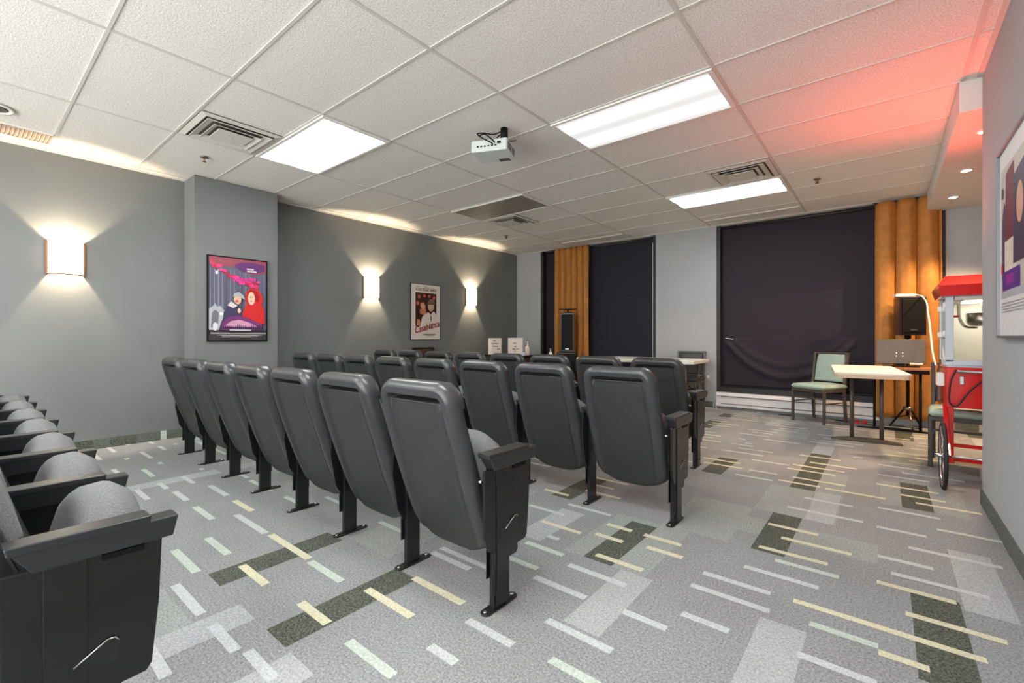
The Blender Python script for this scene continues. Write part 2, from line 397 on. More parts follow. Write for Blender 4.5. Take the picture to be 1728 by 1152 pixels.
# curtains
def curtain(x0, x1, y, z0, folds, label, amp=.045):
    b = B(); n = 160; nz = 30; V = []
    for j in range(nz+1):
        z = z0 + (2.72-z0)*j/nz; row = []
        for i in range(n+1):
            u = i/n
            ph = u*folds*2*PI + .35*math.sin(z*1.3+u*3)
            yy = y + amp*(.9 - 2*abs(math.sin(ph/2))**.55)*.75 + .003*math.sin(ph*2.1+z)
            xx = x0 + (x1-x0)*u + .002*math.sin(ph*2) + (1-j/nz)*.01*math.sin(u*7)
            row.append(b.verts.new((xx, yy, z)))
        V.append(row)
    for j in range(nz):
        for i in range(n):
            f = b.faces.new((V[j][i], V[j][i+1], V[j+1][i+1], V[j+1][i])); f.smooth = True
    cx = (x0+x1)/2
    bmesh.ops.translate(b, verts=b.verts, vec=(-cx, -y, -z0))
    r = thing('curtain', label, 'curtain', (cx, y, z0))
    o = link('curtain_fabric', b, M_curtain, r, smooth=True); s = o.modifiers.new('s', 'SOLIDIFY'); s.thickness = .004
    b = B(); tube(b, [(x0-cx-.02, 0, 2.715-z0), (x1-cx+.02, 0, 2.715-z0)], .011, 8); link('curtain_rod', b, M_frame, r)
    b = B(); box(b, x0-cx, x1-cx, -.003, .004, -.01, .0)
    b.free()
curtain(-4.86, -4.13, YB-.075, .05, 6, 'narrow amber curtain left of the navy blind, behind the stacked black speakers')
curtain(-.10, .50, YB-.075, .09, 3.15, 'wide amber curtain right of the plum blind, behind the tripod speaker', .055)

# heater
def heater(x0, x1, label):
    r = thing('baseboard_heater', label, 'heater', ((x0+x1)/2, YB-.035, 0))
    h = (x1-x0)/2
    b = B(); prism(b, [(.03, .04), (-.035, .04), (-.035, .075), (-.028, .08), (-.028, .19), (-.035, .2), (-.02, .243), (.03, .243)], 'x', -h, h); link('casing', b, M_heater, r, bevel=.003)
    b = B(); box(b, -h+.06, h-.06, -.0375, -.030, .080, .088); box(b, -h+.06, h-.06, -.0375, -.030, .186, .194); link('grille_slot', b, M_dark, r)
    b = B(); box(b, -h-.012, -h, -.038, .03, .0, .245); link('end_cap', b, M_heater, r, bevel=.003); b = B(); box(b, h, h+.012, -.038, .03, 0, .245); link('end_cap', b, M_heater, r, bevel=.003)
heater(W2[0]+.02, -.05, 'long white baseboard heater under the plum blind, behind the green chair')
heater(W1[0]+.1, W1[1], 'white baseboard heater under the navy blind, behind the seat rows')

# ------------------------------------------------------------ ceiling fixtures
def troffer(x0, x1, y0, y1, label, lens):
    cx, cy = (x0+x1)/2, (y0+y1)/2; w, d = (x1-x0)/2, (y1-y0)/2
    r = thing('troffer_light', label, 'ceiling light', (cx, cy, ZC-.014))
    b = B()
    for a in ((-w+.004, w-.004, -d+.004, -d+.03), (-w+.004, w-.004, d-.03, d-.004), (-w+.004, -w+.035, -d+.03, d-.03), (w-.035, w-.004, -d+.03, d-.03)):
        box(b, *a, 0, .014)
    link('frame', b, M_white, r, bevel=.003)
    b = B(); n = 40
    for k in range(n):     # shallow prismatic ridges of the lens
        ya = -d+.03+(2*d-.06)*k/n; yb = -d+.03+(2*d-.06)*(k+1)/n
        z = .006+.002*math.sin(k*PI/n*2*2)
        prism(b, [(ya, .012), (yb, .012), (yb, z), ((ya+yb)/2, z-.0015), (ya, z)], 'x', -w+.035, w-.035)
    link('diffuser', b, lens, r)
g = 'ceiling troffers'
troffer(GX[1], GX[2], GY[7], GY[8], 'lit ceiling troffer at upper left, next to the square vent', M_troffer_mid)
troffer(GX[3], GX[4], GY[9], GY[10], 'large lit ceiling troffer right of the projector', M_troffer_dim)
troffer(GX[3], GX[4], GY[13], GY[14], 'lit ceiling troffer nearest the plum blind', M_troffer_mid)
troffer(GX[1], GX[2], GY[11], GY[12], 'unlit brownish ceiling troffer left of centre', M_offlens)
troffer(GX[3], GX[4], GY[5], GY[6], 'added unseen lit ceiling troffer above the aisle, just behind the viewer', M_troffer)  # this and the next two: unseen troffers added as fill light
troffer(GX[3], GX[4], GY[1], GY[2], 'added unseen lit ceiling troffer at the rear of the room', M_troffer)
troffer(GX[1], GX[2], GY[3], GY[4], 'added unseen lit ceiling troffer over the nearest seat row', M_troffer)

def vent(x0, y0, label):
    r = thing('ceiling_vent', label, 'vent', (x0+.305, y0+.305, ZC-.03)); h = .29
    def ring(b, s0, s1, z0, z1):
        for sx, sy in ((1,0),(0,1),(-1,0),(0,-1)):
            tx, ty = -sy, sx
            vs = [Vector((sx*s0+tx*s0, sy*s0+ty*s0, z0)), Vector((sx*s0-tx*s0, sy*s0-ty*s0, z0)), Vector((sx*s1-tx*s1, sy*s1-ty*s1, z1)), Vector((sx*s1+tx*s1, sy*s1+ty*s1, z1))]
            lo = [b.verts.new(v) for v in vs]; hi = [b.verts.new(v+Vector((0,0,.004))) for v in vs]
            b.faces.new(lo); b.faces.new(hi[::-1])
            for i in range(4): b.faces.new((lo[i], lo[(i+1)%4], hi[(i+1)%4], hi[i]))
    b = B(); box(b, -h, h, -h, h, .028, .034); link('dark_throat', b, M_dark, r)
    b = B(); ring(b, h, .25, .026, .016); link('frame', b, M_vent, r)
    b = B(); ring(b, .235, .185, .006, .022); link('louvre_ring', b, M_vent, r)
    b = B(); ring(b, .175, .135, .0, .018); link('louvre_ring', b, M_vent, r)
    b = B(); box(b, -.125, .125, -.125, .125, -.002, .004); lathe(b, [(.02, -.004), (.012, -.006)], n=14); link('centre_plate', b, M_vent, r, bevel=.002)
vent(GX[1], GY[6], 'square stepped air vent at upper left beside the lit troffer')
vent(GX[4]-.61, GY[12], 'square stepped air vent beside the troffer nearest the plum blind')
vent(GX[1], GY[12], 'square stepped air vent beside the unlit brownish troffer')

def slot(x0, x1, y, label):
    b = B(); box(b, x0, x1, y-.05, y-.012, ZC-.008, ZC+.006, 0); box(b, x0, x1, y+.012, y+.05, ZC-.008, ZC+.006, 0); box(b, x0+.02, x1-.02, y-.012, y+.012, ZC-.002, ZC+.006, 1)
    tag(link('slot_diffuser', b, [M_vent, M_dark]), label, 'vent')
slot(GX[3]+.03, GX[4]-.03, 6.9, 'long black slot air diffuser in the ceiling above the plum blind')
slot(GX[1]+.03, GX[2]-.03, 6.9, 'long black slot air diffuser in the ceiling above the navy blind')
def sprinkler(x, y, label):
    r = thing('sprinkler_head', label, 'sprinkler', (x, y, ZC-.001))
    b = B(); lathe(b, [(.034, 0), (.032, -.006), (.012, -.01)]); link('escutcheon', b, M_steel, r)
    b = B(); lathe(b, [(.006, -.01), (.006, -.04)], n=8); tube(b, [(-.012,0,-.01),(-.014,0,-.03),(0,0,-.042)], .003, 6); tube(b, [(.012,0,-.01),(.014,0,-.03),(0,0,-.042)], .003, 6)
    lathe(b, [(.016, -.042), (.016, -.045)], n=12); link('spray_frame', b, M_bronze, r)
sprinkler(-4.894, 1.466, 'small brass ceiling sprinkler near the pillar corner')
sprinkler(-.56, 5.778, 'small brass ceiling sprinkler in the pink-lit right part of the ceiling')
sprinkler(-4.858, 5.774, 'small brass ceiling sprinkler above the film poster wall, farthest from the viewer')
r = thing('ceiling_speaker', 'round recessed ceiling speaker at the upper left edge', 'speaker', (-5.02, .17, ZC-.006))
b = B(); lathe(b, [(.115, .006), (.112, -.002), (.095, -.004), (.09, .003)], n=32); link('rim', b, M_white, r)
b = B(); lathe(b, [(.09, .004), (.05, -.001), (.001, -.002)], n=32); link('grille', b, M_screenback, r)
r = thing('return_air_grille', 'narrow pinkish ceiling grille above the left wall sconce', 'vent', (-5.47, .2, ZC-.008))
b = B(); box(b, -.15, .15, -.335, -.315, 0, .012); box(b, -.15, .15, .315, .335, 0, .012); box(b, -.15, -.13, -.32, .32, 0, .012); box(b, .13, .15, -.32, .32, 0, .012); link('frame', b, M_white, r)
b = B()
for k in range(26): box(b, -.13, .13, -.31+k*.0245, -.31+k*.0245+.012, .002, .01)
link('louvres', b, mat('pink_beige_grille', (196, 160, 138), .6), r)

# soffit downlights
for y, lb in ((4.66, 'recessed soffit downlight nearest the right wall corner'), (5.65, 'bright recessed soffit downlight, nearer of the two glaring ones'), (6.65, 'bright recessed soffit downlight farthest, above the popcorn machine side')):
    r = thing('soffit_downlight', lb, 'ceiling light', (.55, y, 2.537))
    b = B(); n = 28
    lathe(b, [(.05, .003), (.05, -.004), (.034, -.004), (.03, .002)], n=n); link('trim_ring', b, M_white, r)
    b = B(); lathe(b, [(.024, -.006), (.024, -.003)], n=20); link('lens', b, M_bulb, r)

r = thing('soffit_downlight', 'added unseen recessed soffit downlight over the alcove behind the right wall', 'ceiling light', (1.45, 6.3, 2.537))  # fixture added for the unseen alcove spot
b = B(); lathe(b, [(.05, .003), (.05, -.004), (.034, -.004), (.03, .002)], n=28); link('trim_ring', b, M_white, r)
b = B(); lathe(b, [(.024, -.006), (.024, -.003)], n=20); link('lens', b, M_bulb, r)

# projector
r = thing('projector', 'white ceiling-mounted projector hanging on a short black pole', 'projector', (-2.47, 2.775, 2.535), 0)
a = math.radians(23)
r.rotation_euler = (math.radians(-2), 0, a)
b = B(); box(b, -.15, .15, -.115, .115, 0, .095); link('body', b, mat('projector_white', (200, 208, 204), .4), r, bevel=.01, seg=3)
b = B()
for k in range(5): lathe(b, [(.007, 0), (.007, .004)], n=10)
b.free()
b = B()
for k in range(6): box(b, -.10+k*.03, -.085+k*.03, -.119, -.1145, .035, .045)
box(b, .0+.07, .10, -.119, -.1145, .05, .07)
link('port', b, M_blk, r)
b = B()
for k in range(9): box(b, .1495, .153, -.09+k*.011, -.083+k*.011, .02, .075)
for k in range(4): box(b, .1495, .153, .03+k*.016, .04+k*.016, .02, .075)
link('side_vent', b, mat('vent_grey', (110, 112, 125), .5), r)
b = B(); box(b, .03, .12, .05, .10, -.002, .002); link('bottom_hatch', b, M_screenback, r)
b = B(); lathe(b, [(.03, .115), (.03, .205-.0)], cx=.10, cy=-.03, n=20); link('mount_pole', b, M_blk, r)
b = B(); lathe(b, [(.027, .095), (.027, .116)], cx=.10, cy=-.03, n=20); box(b, .08, .2, -.04, -.02, .095, .10); link('mount_bracket', b, M_steel, r)
for pts in ([(.09,-.03,.19),(.02,-.05,.16),(-.06,-.07,.17),(-.1,-.11,.15),(-.04,-.15,.09),(.03,-.14,.05),(.03,-.117,.045)], [(.09,-.03,.17),(.05,-.04,.14),(.03,-.04,.1)], [(-.08,-.11,.135),(-.03,-.13,.13),(.02,-.14,.09),(.05,-.118,.06)]):
    b = B(); cu = []
    P = [Vector(p) for p in pts]
    for i in range(len(P)-1):
        p0 = P[max(i-1,0)]; p1 = P[i]; p2 = P[i+1]; p3 = P[min(i+2,len(P)-1)]
        for t in [k/6 for k in range(6)]:
            cu.append(.5*((2*p1)+(p2-p0)*t+(2*p0-5*p1+4*p2-p3)*t*t+(3*p1-p0-3*p2+p3)*t**3))
    cu.append(P[-1]); tube(b, cu, .005, 8); link('cable', b, M_blk, r)
def spline(pts, k=6):
    P = [Vector(p) for p in pts]; cu = []
    for i in range(len(P)-1):
        p0 = P[max(i-1,0)]; p1 = P[i]; p2 = P[i+1]; p3 = P[min(i+2,len(P)-1)]
        for q in range(k):
            t = q/k; cu.append(.5*((2*p1)+(p2-p0)*t+(2*p0-5*p1+4*p2-p3)*t*t+(3*p1-p0-3*p2+p3)*t**3))
    cu.append(P[-1]); return cu

# ------------------------------------------------------------ sconces
def sconce(y, label):
    r = thing('wall_sconce', label, 'wall lamp', (XL, y, 1.64))
    w, h, d = .118, .295, .10; n = 24
    def arc(rr, k): 
        t = -PI/2 + PI*k/n
        return (rr*d*math.cos(t) + .004, rr*w*math.sin(t))
    b = B()
    for s0, s1, in ((1., .975),):
        A = [[b.verts.new((*arc(s, k), z)) for k in range(n+1)] for s in (s0, s1) for z in (.0, h)]
        for k in range(n):
            for f in ((A[0][k], A[0][k+1], A[1][k+1], A[1][k]), (A[2][k], A[3][k], A[3][k+1], A[2][k+1]), (A[1][k], A[1][k+1], A[3][k+1], A[3][k]), (A[0][k], A[2][k], A[2][k+1], A[0][k+1])):
                ff = b.faces.new(f); ff.smooth = True
    link('shade', b, M_shade, r)
    b = B(); tube(b, [(*arc(1.03, k), .055) for k in range(n+1)], .0035, 6)
    tube(b, [(*arc(1.03, k), -.002) for k in range(n+1)], .006, 6)
    tube(b, [(*arc(1.03, k), h) for k in range(n+1)], .003, 6)
    for s in (-1, 1): box(b, 0, .012, s*(w+.006)-.008, s*(w+.006)+.008, -.008, h+.006)
    link('trim_band', b, M_bronze, r)
    b = B(); box(b, 0, .008, -.05, .05, .08, .22); link('back_plate', b, M_bronze, r)
sconce(SCONCES[0], 'lit half-round wall sconce alone on the wall left of the pillar')
sconce(SCONCES[1], 'lit half-round wall sconce between the pillar and the narrow film poster')
sconce(SCONCES[2], 'lit half-round wall sconce farthest right, beyond the narrow film poster')

# ------------------------------------------------------------ theatre seats
YO = 1.283    # foot rear reference in row A
PITCH = .54
def yrear(z):
    P = [(.16, .10), (.25, .055), (.40, -.003), (.57, -.058), (.73, -.112), (.82, -.135), (.90, -.148)]
    if z <= P[0][0]: return P[0][1]
    for (z0, y0), (z1, y1) in zip(P, P[1:]):
        if z <= z1:
            t = (z-z0)/(z1-z0); return y0+(y1-y0)*t
    return P[-1][1]
def yr(z): return sum(yrear(z+d) for d in (-.09,-.06,-.03,0,.03,.06,.09))/7
def build_shell():
    ZT, ZB, HW, RT = .897, .16, .236, .085
    def hw(z):
        w = HW - .012*max(0, (z-.6)/.3)
        if z > ZT-RT: w = w-RT+math.sqrt(max(0, RT*RT-(RT-(ZT-z))**2))
        zb = .285
        if z < zb:      # lower edge sweeps to an arc
            t = (zb-z)/(zb-ZB); w = w*math.sqrt(max(0, 1-t**2.3*.97))
        return w
    def sd(x, z):      # distance to the rounded outline, top and sides
        w = HW-.012*max(0, (z-.6)/.3)
        qx, qz = abs(x)-(w-RT), z-(ZT-RT)
        if qx > 0 and qz > 0: return RT-math.hypot(qx, qz)
        return min(w-abs(x), ZT-z)
    zs = []
    z = ZB
    while z < ZT-.0005:
        zs.append(z); z += (.004 if z < .2 else .012) if z < .76 else (.0014 if .812 < z < .842 else .004 if z < ZT-.012 else .0016)
    zs.append(ZT)
    us = []
    for k in range(61):
        t = -1+2*k/60; us.append(math.copysign(abs(t)**.72, t))
    R = .034
    def top_(x, z): return 1/(1+math.exp(-(z-.800)/.006))*(1/(1+math.exp((abs(x)-.150)/.006)))
    def prof(x, z, w):
        d = sd(x, z)
        de = min(d, w-abs(x)+.0001, (z-ZB)*.9+.0001 if z < .3 else 9)
        off = 0
        slit = .042*top_(x, z)/(1+math.exp(min(50, (abs(d-.070)-.0078)/.0009)))
        if de < R: off = R-math.sqrt(max(0, R*R-(R-de)**2))
        # raised roll, groove, then inset back panel
        top = 0
        g = math.exp(-((d-.070)/(.0065+.003*top))**2)*((.004+.008*max(0,min(1,(z-.25)/.25)))+.032*top)
        inset = .010/(1+math.exp(-(d-.066)/.0022)) - .004*math.exp(-((d-.083)/.005)**2)/(1+math.exp(-(z-.35)/.04))
        off -= .006*math.exp(-((d-.035)/.018)**2)/(1+math.exp(-(z-.45)/.05))
        return off + g + inset + slit
    b = B(); bz = B()
    rear, front = [], []
    for z in zs:
        w = hw(z); ra, fa = [], []
        for u in us:
            x = u*w; 
            y = yr(z)+prof(x, z, w) - .012*(1-(x/HW)**2)*(.3+.7/(1+math.exp((z-.5)/.06)))
            ra.append(b.verts.new((x, y, z)))
            de = min(w-abs(x), ZT-z, (z-ZB)+.001); th = .052+ (.012 if z > .8 else 0)
            fo = th - (0 if de > .02 else .02-math.sqrt(max(0, .0004-(.02-max(de,0))**2)))
            fa.append(b.verts.new((x, yr(z)+R+ (fo-.02 if fo-.02 > .002 else .002), z)))
        rear.append(ra); front.append(fa)
    n = len(us)
    for j in range(len(zs)-1):
        for i in range(n-1):
            f = b.faces.new((rear[j][i], rear[j][i+1], rear[j+1][i+1], rear[j+1][i])); f.smooth = True
            x = abs(us[i]*hw(zs[j])); 
            if sd(x, zs[j]) > .07: f.material_index = 1
            f = b.faces.new((front[j][i], front[j+1][i], front[j+1][i+1], front[j][i+1])); f.smooth = True
        for i in (0, n-1):
            f = b.faces.new((rear[j][i], rear[j+1][i], front[j+1][i], front[j][i])); f.smooth = True
    for j in (0, len(zs)-1):
        for i in range(n-1):
            f = b.faces.new((rear[j][i], rear[j][i+1], front[j][i+1], front[j][i])); f.smooth = True
    return b
def slab(w, L, t, arc, n=24, m=20):
    """seat cushion: x across, y along its length (front edge curved), z thickness"""
    b = B(); top, bot = [], []
    for j in range(m+1):
        v = j/m; a, c = [], []
        for i in range(n+1):
            u = -1+2*i/n
            wv = w*(1-.10*v**4)
            x = u*wv; y = v*(L - arc*abs(u)**2.4)
            e = min(1, max(1e-3, min((1-abs(u))*w, v*L+.02, (1-v)*L+.0)/(t*.5)))
            r = math.sqrt(max(0, 1-(1-e)**2))
            a.append(b.verts.new((x, y, t*(.5+.5*r)+.010*(1-u*u)))); c.append(b.verts.new((x, y, t*(.5-.5*r))))
        top.append(a); bot.append(c)
    for j in range(m):
        for i in range(n):
            b.faces.new((top[j][i], top[j][i+1], top[j+1][i+1], top[j+1][i])); f = b.faces.new((bot[j][i], bot[j+1][i], bot[j+1][i+1], bot[j][i+1])); f.material_index = 0 if j > m*.55 else 1
    for j in range(m):
        for i in (0, n): b.faces.new((top[j][i], top[j+1][i], bot[j+1][i], bot[j][i]))
    for j in (0, m):
        for i in range(n): b.faces.new((top[j][i], top[j][i+1], bot[j][i+1], bot[j][i]))
    bmesh.ops.remove_doubles(b, verts=b.verts, dist=1e-5)
    return b
def stanchion(parent, x, end=False):
    """leg, floor plate and armrest; y measured from the foot's rear tip"""
    b = B(); 
    box(b, x-.020, x+.004, .05, .125, .004, .60); box(b, x-.026, x-.022, .035, .14, .12, .60)
    prism(b, [(-.012, .59), (-.02, .44), (.01, .27), (.04, .22), (.13, .22), (.20, .30), (.23, .40), (.23, .59)], 'x', x-.030, x-.012) if not end else None
    leg = link('leg', b, M_black, parent, bevel=.003)
    b = B(); pts = []
    for k in range(16):
        t = 2*PI*k/16; c = math.cos(t); s = math.sin(t)
        pts.append((x-.008+.024*c, .095+ (.075+.020*abs(s))*(1 if s > 0 else -1)*min(1, abs(s)*6) + .006*s))
    prism(b, pts, 'z', 0, .007)
    link('foot_plate', b, M_black, leg, bevel=.002)
    b = B()
    lathe(b, [(.009, .007), (.009, .011), (.004, .013)], cx=x-.008, cy=.012, n=8); link('bolt', b, M_metal, leg)
    b = B(); lathe(b, [(.009, .007), (.009, .011), (.004, .013)], cx=x-.008, cy=.175, n=8); link('bolt', b, M_metal, leg)
    arm = B()
    # tapered arm body with lower nose piece
    def taper(b, y0, y1, z0, z1, wt, wb, dy=0.):
        vs = [b.verts.new(p) for p in ((x-wb,y0+dy,z0),(x+wb,y0+dy,z0),(x+wb,y1-dy*.3,z0),(x-wb,y1-dy*.3,z0),(x-wt,y0,z1),(x+wt,y0,z1),(x+wt,y1,z1),(x-wt,y1,z1))]
        for f in ((0,3,2,1),(4,5,6,7),(0,1,5,4),(1,2,6,5),(2,3,7,6),(3,0,4,7)): b.faces.new([vs[i] for i in f])
    taper(arm, .0, .300, .553, .606, .030, .024, .035)
    ar = link('armrest', arm, M_arm, parent, bevel=.004)
    b = B(); 
    taper(b, -.008, .242, .602, .622, .032, .032, .004)
    link('arm_pad', b, M_arm, ar, bevel=.004, seg=3)
    if end:
        b = B()
        prism(b, [(-.015,.560),(-.012,.30),(.010,.245),(.035,.232),(.035,.06),(.125,.06),(.125,.185),(.175,.187),(.186,.20),(.186,.224),(.235,.226),(.247,.243),(.262,.40),(.268,.560)], 'x', x+.001, x+.016)
        p = link('end_panel', b, M_endp, parent, bevel=.004, seg=3)
        b = B(); prism(b, [(.10,.305),(.165,.345),(.178,.345),(.185,.335),(.178,.285)], 'x', x+.015, x+.0185)
        q = link('hook', b, M_black, p, bevel=.001)
        b = B(); box(b, x+.012, x+.021, .05, .125, .02, .555); link('leg_cover', b, M_endp, p, bevel=.003)
        b = B(); box(b, x+.014, x+.0205, .15, .23, .537, .550); link('latch_slot', b, M_blk, p)
        b = B(); tube(b, [(x+.020,.10,.308),(x+.020,.16,.346),(x+.020,.174,.345),(x+.020,.182,.335)], .0022, 6); link('hook_edge', b, M_metal, p)
    b = B(); tube(b, [(x-.042, .0, .51), (x-.012, .0, .51)], .006, 8)
    link('pivot_pin', b, M_metal, parent)
def mirrored_stanchion(parent, x):
    stanchion(parent, x+.0)
def make_seat(kind):
    r = thing('theater_seat', 'seat', 'theater seat')
    c = -PITCH/2
    link('backrest', build_shell(), [M_shell, M_panel], r, loc=(c, 0, 0))
    b = slab(.205, .50, .05, .01); o = link('back_cushion', b, [M_fabric, M_shell], r, smooth=True, loc=(c, .085+.055, .335), rot=(math.radians(90+17.5), 0, 0))
    o.location = (c, .118, .33)
    b = slab(.228, .352, .135, .105); o = link('seat_cushion', b, [M_fabric, M_shell], r, smooth=True)
    o.matrix_local = Matrix.Translation((c, .190, .290)) @ Matrix.Rotation(math.radians(75), 4, 'X')
    stanchion(r, 0, kind == 'end')
    if kind == 'first': stanchion(r, -PITCH)
    return r
P_end = make_seat('end'); P_mid = make_seat('mid'); P_first = make_seat('first')
# order of origin: x is that seat's right-hand stanchion, y the foot's rear tip
ORD = ['aisle-end', 'second', 'third', 'fourth', 'fifth', 'sixth', 'seventh', 'eighth']
rows = [('nearest row at the left edge', -1.461, YO-1.212, 7, 'seats of the nearest row'),
        ('first row of full backs', -1.187, YO, 7, 'seats of the first row of full backs'),
        ('second row of full backs', -.935, YO+1.262, 8, 'seats of the second row of full backs'),
        ('farthest row of backs', -1.208, YO+2.51, 8, 'seats of the farthest row')]
usedp = set()
for nm, x, y, n, g in rows:
    for k in range(n):
        P = P_end if k == 0 else (P_first if k == n-1 else P_mid)
        if k == 0: lb = 'black aisle-end theater seat with glossy side panel, in the '+nm
        elif k == n-1: lb = 'black theater seat nearest the far wall in the '+nm
        else: lb = 'black theater seat, %s from the aisle, in the %s' % (ORD[k], nm)
        loc = (x-k*PITCH, y, 0)
        if id(P) not in usedp:
            usedp.add(id(P)); P.location = loc; P['label'] = lb; P['group'] = g
        else: dup(P, loc, 0, lb, g)

# ------------------------------------------------------------ posters
class Art:
    """flat printed artwork: layers of coloured shapes on a sheet in (u across, v up) metres"""
    def __init__(s, w, h): s.b = B(); s.m = []; s.w, s.h = w, h; s.z = 0
    def mi(s, rgb):
        m = mat('print_%d_%d_%d' % rgb, rgb, .45, noise=.05, nscale=40)
        if m not in s.m: s.m.append(m)
        return s.m.index(m)
    def poly(s, pts, rgb):
        s.z += .00025; k = s.mi(rgb)
        f = s.b.faces.new([s.b.verts.new((max(0, min(1, u))*s.w-s.w/2, -s.z, max(0, min(1, v))*s.h)) for u, v in pts]); f.material_index = k
    def rect(s, a, b, c, d, rgb): s.poly([(a, c), (b, c), (b, d), (a, d)], rgb)
    def ell(s, cx, cy, rx, ry, rgb, n=20, a0=0): s.poly([(cx+rx*math.cos(a0+2*PI*k/n), cy+ry*math.sin(a0+2*PI*k/n)) for k in range(n)], rgb)
    def text(s, txt, u, v, size, rgb, shear=0., rot=0., bold=0., sx=1.):
        s.z += .00025
        cv = bpy.data.curves.new('t', 'FONT'); cv.body = txt; cv.size = size; cv.shear = shear; cv.offset = bold; cv.align_x = 'CENTER'; cv.align_y = 'CENTER'
        o = bpy.data.objects.new('t', cv); COL.objects.link(o)
        dg = bpy.context.evaluated_depsgraph_get(); me = bpy.data.meshes.new_from_object(o.evaluated_get(dg))
        k = s.mi(rgb); n0 = len(s.b.faces)
        M = Matrix.Translation((u*s.w-s.w/2, -s.z, v*s.h)) @ Matrix.Rotation(rot, 4, 'Y').inverted() @ Matrix.Rotation(PI/2, 4, 'X') @ Matrix.Diagonal((sx, 1, 1, 1))
        me.transform(M); s.b.from_mesh(me); s.b.faces.ensure_lookup_table()
        for f in s.b.faces[n0:]: f.material_index = k
        bpy.data.objects.remove(o); bpy.data.curves.remove(cv); bpy.data.meshes.remove(me)
    def done(s, parent, loc=(0,0,0)):
        me = bpy.data.meshes.new('print'); s.b.to_mesh(me); s.b.free()
        for m in s.m: me.materials.append(m)
        o = bpy.data.objects.new('print', me); COL.objects.link(o); o.parent = parent; o.location = loc
        return o
def framed(name, label, loc, rz, w, h, fw, fmat, depth=.02):
    r = thing(name, label, 'poster', loc, rz)
    b = B(); box(b, -w/2, w/2, -depth, -depth*.1, 0, fw); box(b, -w/2, w/2, -depth, -depth*.1, h-fw, h); box(b, -w/2, -w/2+fw, -depth, -depth*.1, fw, h-fw); box(b, w/2-fw, w/2, -depth, -depth*.1, fw, h-fw)
    link('frame', b, fmat, r, bevel=.002)
    b = B(); box(b, -w/2+fw*.5, w/2-fw*.5, -depth*.55, 0, fw*.5, h-fw*.5); link('backing', b, M_paper, r)
    return r
# red-hood forest poster on the pillar
w, h = .60, .91
r = framed('framed_poster', 'framed purple and red film poster with hooded figure on the pillar', (-5.51, 1.968, 1.025), PI/2, w, h, .012, M_blk, .03)
A = Art(w-.024, h-.024)
A.rect(0, 1, 0, 1, (96, 96, 116)); A.rect(0, 1, .0, .12, (66, 62, 66))
rr = random.Random(5)
for k in range(15):
    u = .03+k*.066; t = rr.uniform(.006, .016); A.poly([(u-t, .3), (u+t, .3), (u+t*.5, .86), (u-t*.5, .86)], rr.choice([(120, 120, 142), (70, 68, 90), (136, 134, 154)]))
A.poly([(0, 1), (1, 1), (1, .86), (.8, .82), (.62, .84), (.42, .9), (.2, .88), (0, .93)], (150, 74, 86))
A.poly([(.42, .92), (.55, .96), (.75, .97), (.98, .95), (.98, .88), (.8, .84), (.62, .845), (.5, .87)], (98, 46, 108))
for k in range(26):   # blotchy pink lettering stroke band
    t = k/25; A.ell(.05+.8*t, .93-.23*math.sin(t*1.7)+rr.uniform(-.03, .03), rr.uniform(.025, .05), rr.uniform(.012, .03), rr.choice([(214, 52, 96), (226, 70, 140), (190, 36, 70)]), 9)
for k in range(9): A.ell(.42+.045*k, .745+rr.uniform(-.01,.01), .02, .028, (232, 56, 150), 9); A.ell(.42+.045*k, .745, .008, .012, (96, 60, 150), 8)
A.poly([(.09, .84), (.12, .825), (.17, .85), (.14, .82), (.155, .80), (.12, .785), (.10, .80), (.11, .82)], (232, 218, 226))
for k in range(5): A.rect(.635+.026*k, .655+.026*k, .876, .894, (235, 225, 235))
for k in range(6): A.rect(.645+.028*k, .667+.028*k, .848, .866, (235, 225, 235))
# generic wolfish shape, boy in cap, hooded child
A.poly([(0, .12), (.0, .37), (.07, .41), (.10, .44), (.13, .40), (.19, .41), (.22, .37), (.34, .32), (.33, .29), (.24, .28), (.2, .22), (.16, .12)], (176, 176, 182))
A.poly([(.03, .15), (.05, .33), (.10, .36), (.16, .33), (.15, .22), (.12, .13)], (112, 112, 122))
A.ell(.20, .315, .03, .02, (228, 226, 226)); A.ell(.1, .16, .04, .05, (214, 212, 214))
A.poly([(.24, .34), (.30, .42), (.38, .46), (.5, .42), (.57, .36), (.55, .22), (.22, .22)], (62, 58, 86))
A.poly([(.30, .42), (.36, .47), (.47, .42), (.40, .39)], (214, 208, 208))
A.ell(.475, .50, .062, .062, (226, 176, 150)); A.ell(.46, .475, .03, .015, (206, 90, 70)); A.poly([(.39, .53), (.42, .575), (.5, .59), (.57, .555), (.60, .50), (.52, .525), (.44, .535)], (168, 174, 176)); A.ell(.5, .36, .028, .03, (232, 190, 170))
A.poly([(.56, .20), (.56, .33), (.60, .41), (.63, .44), (.61, .52), (.62, .60), (.70, .645), (.82, .645), (.90, .58), (.93, .50), (.90, .45), (.95, .38), (.96, .20)], (206, 40, 40))
A.poly([(.63, .60), (.70, .625), (.80, .62), (.86, .55), (.84, .47), (.76, .50), (.66, .52)], (168, 24, 30))
A.ell(.715, .52, .062, .082, (236, 196, 168)); A.ell(.695, .535, .009, .006, (90, 50, 50)); A.ell(.735, .535, .009, .006, (90, 50, 50)); A.ell(.71, .485, .018, .007, (190, 60, 60)); A.ell(.715, .51, .006, .012, (214, 160, 134))
A.poly([(.2, .12), (.2, .2), (.32, .28), (.5, .30), (.7, .26), (.9, .2), (.9, .12)], (120, 52, 110)); A.poly([(.24, .16), (.36, .23), (.5, .25), (.66, .22), (.84, .16)], (206, 150, 176))
